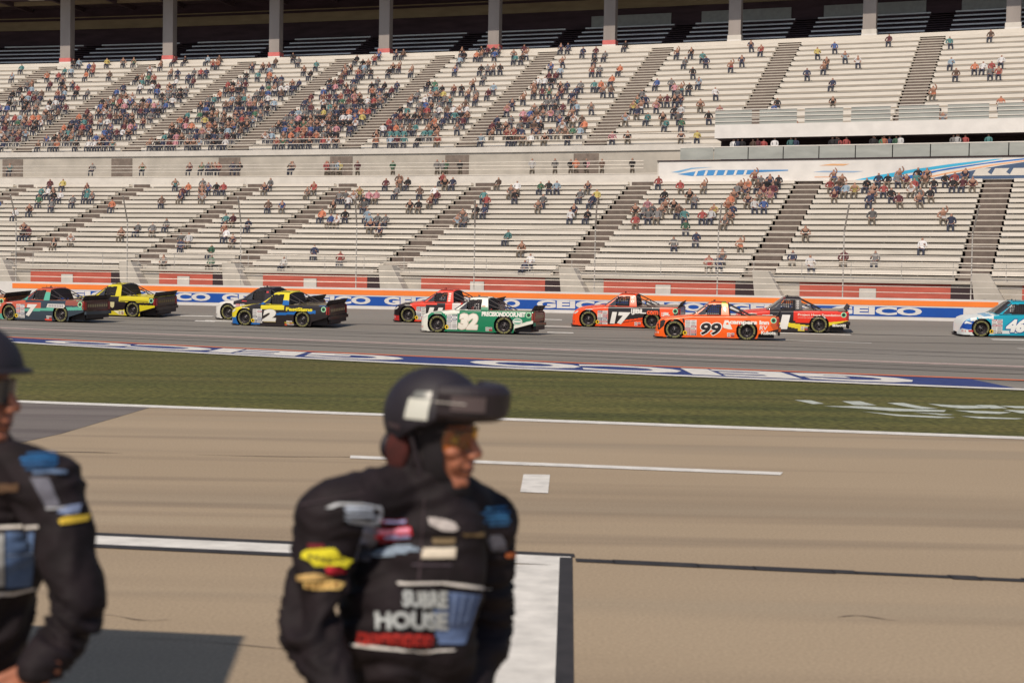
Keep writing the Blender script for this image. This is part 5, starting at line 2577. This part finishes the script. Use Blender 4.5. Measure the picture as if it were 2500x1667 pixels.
def hand(root, wrist, direction, palm_n, side=1, curl=.5):
    """palm, four unequal curled fingers and a thumb as one skin surface"""
    d = Vector(direction).normalized()
    pn = Vector(palm_n).normalized()
    s_ = d.cross(pn).normalized() * side
    bm = bmesh.new()
    w_ = Vector(wrist)
    k = w_ + d * .085
    capsule_bm(bm, w_ - d * .03, w_ + d * .02, .026, .027)
    for t in (-.030, -.010, .010, .030):
        capsule_bm(bm, w_ + s_ * t * .6, k + s_ * t, .017, .0125)
    for i, (t, L_) in enumerate(((-.031, .072), (-.0105, .080), (.0105, .075), (.030, .058))):
        p = k + s_ * t
        dd = d
        for seg, (fr, r0, r1) in enumerate(((.45, .0105, .0098), (.30, .0098, .009), (.25, .009, .0078))):
            ang = curl * (.5 + .35 * seg + .06 * i)
            dd = (d * math.cos(ang * (seg + 1) * .8) + pn * math.sin(ang * (seg + 1) * .8)).normalized()
            q = p + dd * L_ * fr
            capsule_bm(bm, p, q, r0, r1, 10)
            p = q
    b = w_ + d * .022 - s_ * .026
    c = b + (d * .7 - s_ * .6 + pn * .35).normalized() * .036
    e = c + (d * .9 - s_ * .15 + pn * .4).normalized() * .030
    capsule_bm(bm, b, c, .014, .0115, 10)
    capsule_bm(bm, c, e, .0115, .009, 10)
    me = remesh(bm, .0034, 2, .4)
    me.materials.append(M['skin'])
    for p in me.polygons:
        p.use_smooth = True
    o = bpy.data.objects.new('hand', me)
    COL.objects.link(o)
    o.parent = root
    return o


class Decals:
    """patches sewn on the suit: drawn flat, then laid on the cloth"""

    def __init__(s, root, base, me, org):
        s.root = root
        s.org = org
        s.bvh = BVHTree.FromPolygons([v.co for v in me.vertices], [tuple(p.vertices) for p in me.polygons])

    def lay(s, v2, f2, m, name, lift, xf):
        vs, ok = [], []
        for (x, y) in v2:
            X, Y = xf(x, y)
            d = ray(X * 2500 / 2352, Y * 2500 / 2352).normalized()
            hit = s.bvh.ray_cast(CAM - s.org, d)
            if hit[0] is None:
                vs.append(Vector((0, 0, 0)))
                ok.append(False)
            else:
                vs.append(hit[0] + hit[1] * lift)
                ok.append(True)
        fs = []
        for f in f2:
            if all(ok[i] for i in f):
                mx_ = max((vs[f[i]] - vs[f[i - 1]]).length for i in range(len(f)))
                if mx_ < .05:
                    fs.append(f)
        if fs:
            new_obj(name, vs, fs, m, s.root, None, True)

    def poly(s, pts, m, name='patch', lift=.004, xf=None, step=None):
        xf = xf or s.xf
        sc = max(max(p[0] for p in pts) - min(p[0] for p in pts), max(p[1] for p in pts) - min(p[1] for p in pts))
        v2, f2 = poly2d(pts, step or 24)
        s.lay(v2, f2, m, name, lift, xf)

    def text(s, t, x0, x1, y0, y1, m, name='lettering', lift=.005, bold=.05, shear=0.0, slices=14):
        tv, tf = text2d(t, bold, 20)
        v2 = [(x0 + (x1 - x0) * u + shear * (y1 - y0) * (v - .5), y1 - (y1 - y0) * v) for u, v in tv]
        s.lay(v2, tf, m, name, lift, s.xf)


def suit_body(root, org, spheres, caps, vox=.010, foci=(), calm=()):
    bm = bmesh.new()
    for (c, r, rz) in spheres:
        ell_bm(bm, c, r, Matrix.Rotation(rz, 3, 'Z'))
    for (a, b, ra, rb) in caps:
        capsule_bm(bm, a, b, ra, rb)
    me = remesh(bm, vox, 5, .6)
    wrinkle(me, foci, calm)
    me.transform(Matrix.Translation(-org))
    me.materials.append(M['suit'])
    for p in me.polygons:
        p.use_smooth = True
    o = bpy.data.objects.new('body', me)
    COL.objects.link(o)
    o.parent = root
    return o


# ---- the man in the middle
org = dp(935, 1660, 3.45)
org.z = 0
man = empty('person', org)
tag(man, 'pit crew member in black fire suit and black helmet, looking right, centre foreground', 'person', 'pit crew members in black suits')
nk, nk2 = dp(985, 1075, 3.45), dp(1000, 1105, 3.44)
rs_, ls_ = dp(757, 1194, 3.33), dp(1120, 1200, 3.56)
re_, le_ = dp(712, 1445, 3.28), dp(1120, 1450, 3.60)
rw_, lw_ = dp(800, 1660, 3.10), dp(1075, 1655, 3.40)
ch, bl2, pv = dp(938, 1305, 3.46), dp(930, 1470, 3.47), dp(925, 1640, 3.50)
spheres = [(ch, (.205, .125, .235), -.42), (dp(945, 1215, 3.46), (.20, .11, .11), -.42), (dp(905, 1440, 3.42), (.135, .125, .20), -.1), (bl2, (.185, .13, .20), -.42), (pv, (.185, .135, .17), -.42), (dp(935, 1780, 3.5), (.18, .13, .13), -.42),
           (rs_, (.088, .088, .088), 0), (ls_, (.078, .080, .080), 0)]
kneeR, kneeL = Vector((pv.x - .14, pv.y - .12, .50)), Vector((pv.x + .12, pv.y - .05, .50))
footR, footL = Vector((pv.x - .16, pv.y - .02, .06)), Vector((pv.x + .14, pv.y + .05, .06))
caps = [(dp(960, 1120, 3.46), rs_ + Vector((.02, 0, .015)), .080, .086), (dp(1005, 1125, 3.46), ls_ + Vector((-.02, 0, .01)), .074, .078), (nk2 + Vector((0, 0, -.08)), nk + Vector((0, 0, .012)), .088, .078),
        (rs_, re_, .080, .066), (re_, rw_, .066, .048), (ls_, le_, .072, .062), (le_, lw_, .062, .048),
        (pv + Vector((-.09, 0, -.10)), kneeR, .105, .075), (kneeR, footR, .075, .060), (pv + Vector((.09, 0, -.10)), kneeL, .105, .075), (kneeL, footL, .075, .060),
        (footR, footR + Vector((.03, -.17, -.01)), .052, .045), (footL, footL + Vector((.06, -.17, -.01)), .052, .045)]
body = suit_body(man, org, spheres, caps, .0095,
                 [(re_, .16, .014), (re_ + Vector((0, 0, .12)), .08, .006), (le_, .16, .006), (dp(840, 1330, 3.35), .06, .008), (bl2, .16, .006), (dp(930, 1560, 3.4), .12, .010), (rs_ + Vector((.06, 0, -.09)), .07, .008), (dp(1150, 1400, 3.5), .12, .003)],
                 [(dp(930, 1410, 3.33), .17), (dp(1060, 1400, 3.35), .13), (dp(700, 1285, 3.25), .08)])
hc = dp(1012, 1003, 3.44)
hd = crew_head(man, hc - org + Vector((-.006, 0, 0)), R(-29), R(4))
hand(man, rw_ - org, (.35, -.5, -.5), (.6, .3, -.3), 1, .5)
hand(man, lw_ - org, (-.25, -.5, -.5), (-.4, .3, -.3), -1, .5)
D = Decals(man, body, body.data, org)
D.xf = lambda x, y: (639.7 + .2802 * x, 1129 + .2802 * y)
c1, c2 = cloth((150, 158, 172)), cloth((104, 104, 116))
D.poly([(695, 280), (840, 280), (752, 560), (612, 560)], c2, 'shoulder_strap')
D.poly([(385, 140), (430, 112), (480, 95), (690, 98), (690, 112), (500, 114), (440, 138)], cloth((185, 188, 192)), 'piping')
D.poly([(690, 98), (835, 122), (852, 150), (838, 240), (815, 262), (800, 250), (822, 150), (790, 128), (690, 114)], cloth((165, 170, 180)), 'piping')
D.poly([(530, 150), (560, 118), (700, 122), (780, 138), (770, 165), (560, 166)], c1, 'stripe_logo')
D.poly([(535, 178), (800, 190), (815, 215), (560, 206)], c1, 'stripe_logo')
D.poly([(530, 222), (690, 226), (805, 240), (795, 275), (620, 262)], c1, 'stripe_logo')
D.poly([(800, 225), (1050, 232), (1055, 268), (850, 262)], cloth((120, 30, 45)), 'chest_badge')
D.poly([(850, 238), (1040, 240), (1042, 256), (860, 254)], cloth((150, 160, 205)), 'chest_badge', .006)
D.poly([(778, 300), (1085, 288), (1100, 350), (785, 372)], cloth((205, 24, 44)), 'chest_badge')
D.text('CHAMPION', 800, 1080, 298, 338, cloth((235, 170, 190)), 'badge_strokes', .0065, .05) if False else D.poly([(800, 305), (1075, 297), (1080, 328), (805, 338)], cloth((232, 150, 175)), 'chest_badge', .0065)
D.poly([(840, 352), (1085, 350), (1080, 372), (900, 374)], cloth((150, 160, 205)), 'chest_badge', .007)
D.poly([(800, 385), (1095, 372), (1060, 395), (830, 410)], cloth((130, 26, 40)), 'chest_badge')
for i, (a, b, y) in enumerate([(950, 1100, 445), (880, 1150, 462), (810, 1165, 480), (790, 1060, 498), (775, 960, 516)]):
    D.poly([(a, y), (b, y - 6), (b - 10, y + 6), (a - 10, y + 12)], cloth((160, 178, 198)), 'script_logo')
D.poly([(1225, 218), (1350, 220), (1450, 265), (1478, 300), (1440, 325), (1330, 315), (1240, 270)], cloth((176, 168, 165)), 'chest_logo')
D.poly([(1262, 372), (1452, 372), (1440, 425), (1262, 425)], cloth((130, 112, 84)), 'small_patch')
D.poly([(1190, 460), (1456, 460), (1445, 540), (1170, 540)], cloth((212, 200, 182)), 'name_patch')
D.poly([(1090, 588), (1420, 592), (1420, 602), (1100, 600)], cloth((90, 80, 90)), 'pocket_seam')
D.poly([(1500, 335), (1680, 338), (1680, 365), (1520, 360)], cloth((110, 90, 60)), 'small_patch')
for (a, b, y, c) in [(1690, 1860, 128, (44, 96, 138)), (1655, 1888, 165, (40, 92, 140)), (1665, 1880, 200, (46, 104, 152)), (1670, 1895, 232, (38, 86, 130)), (1700, 1880, 262, (36, 76, 112))]:
    D.poly([(a, y), (b, y - 6), (b, y + 16), (a, y + 22)], cloth(c), 'shoulder_stripes')
D.poly([(1690, 350), (1822, 350), (1856, 400), (1862, 478), (1745, 478)], c2, 'shoulder_strap')
D.poly([(245, 425), (365, 425), (382, 462), (250, 462)], cloth((110, 22, 34)), 'sleeve_badge')
D.poly([(200, 500), (245, 470), (455, 466), (510, 520), (602, 572), (560, 606), (300, 612), (255, 560), (195, 540)], cloth((226, 214, 44)), 'sleeve_badge', .005)
for i in range(6):
    D.poly([(250 + 48 * i, 515 + 9 * i), (280 + 48 * i, 513 + 9 * i), (288 + 48 * i, 545 + 7 * i), (262 + 48 * i, 548 + 7 * i)], cloth((60, 52, 40)), 'sleeve_badge_strokes', .007)
D.poly([(380, 616), (520, 612), (545, 670), (400, 672)], cloth((176, 24, 44)), 'sleeve_badge')
D.poly([(160, 680), (300, 672), (400, 686), (455, 712), (150, 728)], cloth((208, 172, 110)), 'sleeve_badge')
D.poly([(205, 732), (430, 726), (540, 745), (500, 798), (330, 804), (215, 780)], cloth((222, 186, 112)), 'sleeve_badge')
for i in range(5):
    D.poly([(240 + 52 * i, 745), (268 + 52 * i, 745), (268 + 52 * i, 772), (240 + 52 * i, 772)], cloth((150, 100, 50)), 'sleeve_badge_strokes', .007)
D.poly([(1852, 500), (1960, 502), (1960, 540), (1858, 540)], cloth((190, 100, 50)), 'sleeve_badge')
W = cloth((222, 216, 210))
D.poly([(970, 742), (1340, 736), (1350, 752), (980, 762)], W, 'chest_line')
D.poly([(1340, 736), (1520, 752), (1745, 788), (1730, 806), (1500, 778), (1350, 754)], W, 'chest_line')
D.poly([(585, 1246), (760, 1254), (1000, 1288), (1000, 1308), (740, 1280), (600, 1258)], W, 'chest_line')
D.poly([(1000, 1288), (1200, 1296), (1450, 1288), (1430, 1302), (1200, 1316), (1000, 1308)], W, 'chest_line')
bp_ = cloth((92, 112, 152))
D.poly([(1390, 815), (1655, 840), (1610, 960), (1570, 1100), (1520, 1245), (1310, 1248), (1340, 1130), (1270, 1125), (1270, 960), (1390, 950)], bp_, 'blue_panel')
for i in range(7):
    D.poly([(1405 + i * 34, 830 + i * 3), (1414 + i * 34, 831 + i * 3), (1395 + i * 24, 1090), (1385 + i * 24, 1090)], cloth((132, 150, 186) if i % 2 else (62, 76, 112)), 'panel_streak', .006)
tm = cloth((172, 176, 176))
D.text('SUBRE', 1012, 1385, 805, 945, tm, 'chest_lettering', .008, .05)
D.text('HOUSE', 800, 1385, 975, 1125, tm, 'chest_lettering', .008, .05)
for i, (a, b) in enumerate([(655, 740), (752, 830), (842, 930), (942, 1010), (1022, 1100), (1112, 1180), (1192, 1262)]):
    y = 1152 + i * 3
    D.poly([(a, y), (b, y + 3), (b - 8, y + 95), (a - 8, y + 90)], cloth((176, 40, 32)), 'red_lettering')
    D.poly([(a + 18, y + 28), (b - 22, y + 30), (b - 24, y + 44), (a + 16, y + 42)], M['suit'], 'red_lettering', .0065)
    D.poly([(a + 16, y + 58), (b - 26, y + 60), (b - 28, y + 72), (a + 14, y + 70)], M['suit'], 'red_lettering', .0065)
zc = cloth((58, 46, 52))
D.poly([(1195, 60), (1206, 60), (1188, 330), (1165, 700), (1150, 735), (1140, 735), (1160, 500), (1178, 300)], zc, 'zip')
D.poly([(180, 110), (420, 60), (700, 10), (700, 18), (420, 70), (184, 120)], zc, 'yoke_seam')
D.poly([(560, 600), (575, 600), (545, 900), (500, 1180), (488, 1180), (530, 900)], zc, 'side_seam')
# collar
mb = MB()
n = 24
cc_ = nk - org
vs = []
for i in range(n):
    a = 2 * math.pi * i / n
    vs += [(cc_.x + .088 * math.cos(a), cc_.y + .082 * math.sin(a), cc_.z - .045 - .012 * math.cos(a + .6)), (cc_.x + .080 * math.cos(a), cc_.y + .074 * math.sin(a), cc_.z + .012 - .010 * math.cos(a + .6))]
mb.add(vs, [(2 * i, (2 * i + 2) % (2 * n), (2 * i + 3) % (2 * n), 2 * i + 1) for i in range(n)], M['suit'])
mb.build('collar', man, True)

# ---- the man cut off by the left edge
org = dp(-60, 1660, 3.35)
org.z = 0
mn2 = empty('person', org)
tag(mn2, 'pit crew member in black fire suit cut off at the left edge, hand on hip', 'person', 'pit crew members in black suits')
P_ = lambda x, y, d: dp(x, y, d)
ls_, le_, lw_ = P_(112, 1118, 3.32), P_(192, 1392, 3.24), P_(88, 1545, 3.10)
rs_, re_, rw_ = P_(-215, 1130, 3.50), P_(-260, 1400, 3.45), P_(-125, 1580, 3.15)
ch, bl2, pv = P_(-45, 1225, 3.40), P_(-72, 1420, 3.42), P_(-75, 1600, 3.45)
spheres = [(ch, (.170, .125, .235), .25), (P_(-30, 1130, 3.40), (.185, .11, .11), .25), (bl2, (.158, .13, .20), .25), (pv, (.175, .135, .17), .25), (P_(-60, 1740, 3.45), (.17, .13, .13), .2), (ls_, (.085, .085, .085), 0), (rs_, (.08, .08, .08), 0)]
kneeR, kneeL = Vector((pv.x - .12, pv.y - .05, .50)), Vector((pv.x + .12, pv.y - .08, .50))
footR, footL = Vector((pv.x - .13, pv.y, .06)), Vector((pv.x + .13, pv.y, .06))
caps = [(P_(-30, 1060, 3.40), ls_ + Vector((-.02, 0, .012)), .068, .076), (P_(-60, 1060, 3.40), rs_, .068, .07), (P_(-45, 1080, 3.40), P_(-54, 972, 3.40), .09, .066),
        (ls_, le_, .084, .058), (le_, lw_, .058, .044), (rs_, re_, .072, .062), (re_, rw_, .062, .048),
        (pv + Vector((-.09, 0, -.10)), kneeR, .105, .075), (kneeR, footR, .075, .060), (pv + Vector((.09, 0, -.10)), kneeL, .105, .075), (kneeL, footL, .075, .060),
        (footR, footR + Vector((.06, -.16, -.01)), .052, .045), (footL, footL + Vector((.08, -.15, -.01)), .052, .045)]
body = suit_body(mn2, org, spheres, caps, .0095, [(le_, .11, .010), (P_(110, 1500, 3.15), .10, .009), (bl2, .16, .006), (ls_ + Vector((-.05, 0, -.09)), .07, .008)])
crew_head(mn2, P_(-60, 902, 3.38) - org, R(-14), R(2), True, False, False)
hand(mn2, lw_ - org, (-.75, -.1, -.45), (0, .9, -.2), -1, .45)
hand(mn2, rw_ - org, (.9, -.1, -.12), (0, .3, -.9), 1, .5)
D = Decals(mn2, body, body.data, org)
D.xf = lambda x, y: (x, y)
for (a, b, y, c) in [(62, 128, 1042, (30, 82, 130)), (48, 130, 1052, (34, 96, 150)), (52, 132, 1063, (30, 84, 134)), (60, 128, 1074, (24, 62, 100)), (76, 152, 1082, (90, 110, 140))]:
    D.poly([(a, y), (b, y - 2), (b, y + 5), (a, y + 7)], cloth(c), 'shoulder_stripes', step=8)
D.poly([(70, 1098), (112, 1098), (138, 1162), (108, 1166)], c2, 'shoulder_strap', step=8)
D.poly([(106, 1166), (150, 1165), (150, 1168), (108, 1170)], cloth((190, 192, 196)), 'strap_edge', .005, step=8)
D.poly([(135, 1165), (185, 1158), (180, 1176), (150, 1182), (132, 1178)], cloth((118, 132, 165)), 'sleeve_badge', step=8)
D.poly([(150, 1186), (205, 1180), (200, 1195), (170, 1200), (140, 1204), (135, 1196)], cloth((210, 178, 60)), 'sleeve_badge', step=8)
D.poly([(-20, 1112), (45, 1110), (44, 1128), (-20, 1130)], cloth((90, 66, 46)), 'small_patch', step=8)
D.poly([(-80, 1212), (90, 1206), (90, 1212), (-80, 1220)], W, 'chest_line', step=8)
D.poly([(12, 1222), (82, 1222), (76, 1290), (70, 1345), (12, 1350)], cloth((88, 112, 152)), 'blue_panel', step=8)
D.poly([(-60, 1226), (8, 1226), (8, 1345), (-60, 1350)], cloth((176, 178, 178)), 'pale_panel', step=8)
D.poly([(14, 1270), (80, 1270), (80, 1273), (14, 1274)], cloth((150, 168, 196)), 'panel_line', .006, step=8)
D.poly([(-80, 1362), (30, 1358), (78, 1348), (78, 1353), (30, 1365), (-80, 1372)], W, 'chest_line', step=8)

# ================================================================== unseen canopy, added to throw the shade at lower left
SH = 3.5
sdx = -dirv.x / dirv.z * -1
corner = gp(597, 1551)
t_ = SH / -dirv.z
cc_ = corner - Vector((dirv.x, dirv.y, 0)) * t_
edge2 = gp(553, 1667)
ed = (edge2 - corner)
ed = Vector((ed.x, ed.y, 0)).normalized()
top_dir = (gp(597, 1551) - gp(250, 1534))
top_dir = Vector((top_dir.x, top_dir.y, 0)).normalized()
cn = empty('canopy', (cc_.x, cc_.y, 0))
tag(cn, 'unseen flat pit canopy on posts, added to throw shade at the lower left', 'canopy')
a = Vector((0, 0, SH))
b = a + ed * 4.5
c = b - top_dir * 6
d = a - top_dir * 6
mb = MB()
lo_ = Vector((0, 0, -.10))
mb.hexa([d + lo_, c + lo_, b + lo_, a + lo_, d, c, b, a], M['canvas'])
mb.build('roof', cn)
for q in (a, b, c, d):
    ctr = (a + c) / 2
    q2 = q + (ctr - q).normalized() * .25
    mb = MB()
    mb.tube((q2.x, q2.y, 0), (q2.x, q2.y, SH - .1), .035, M['steel'], 10)
    mb.build('post', cn)
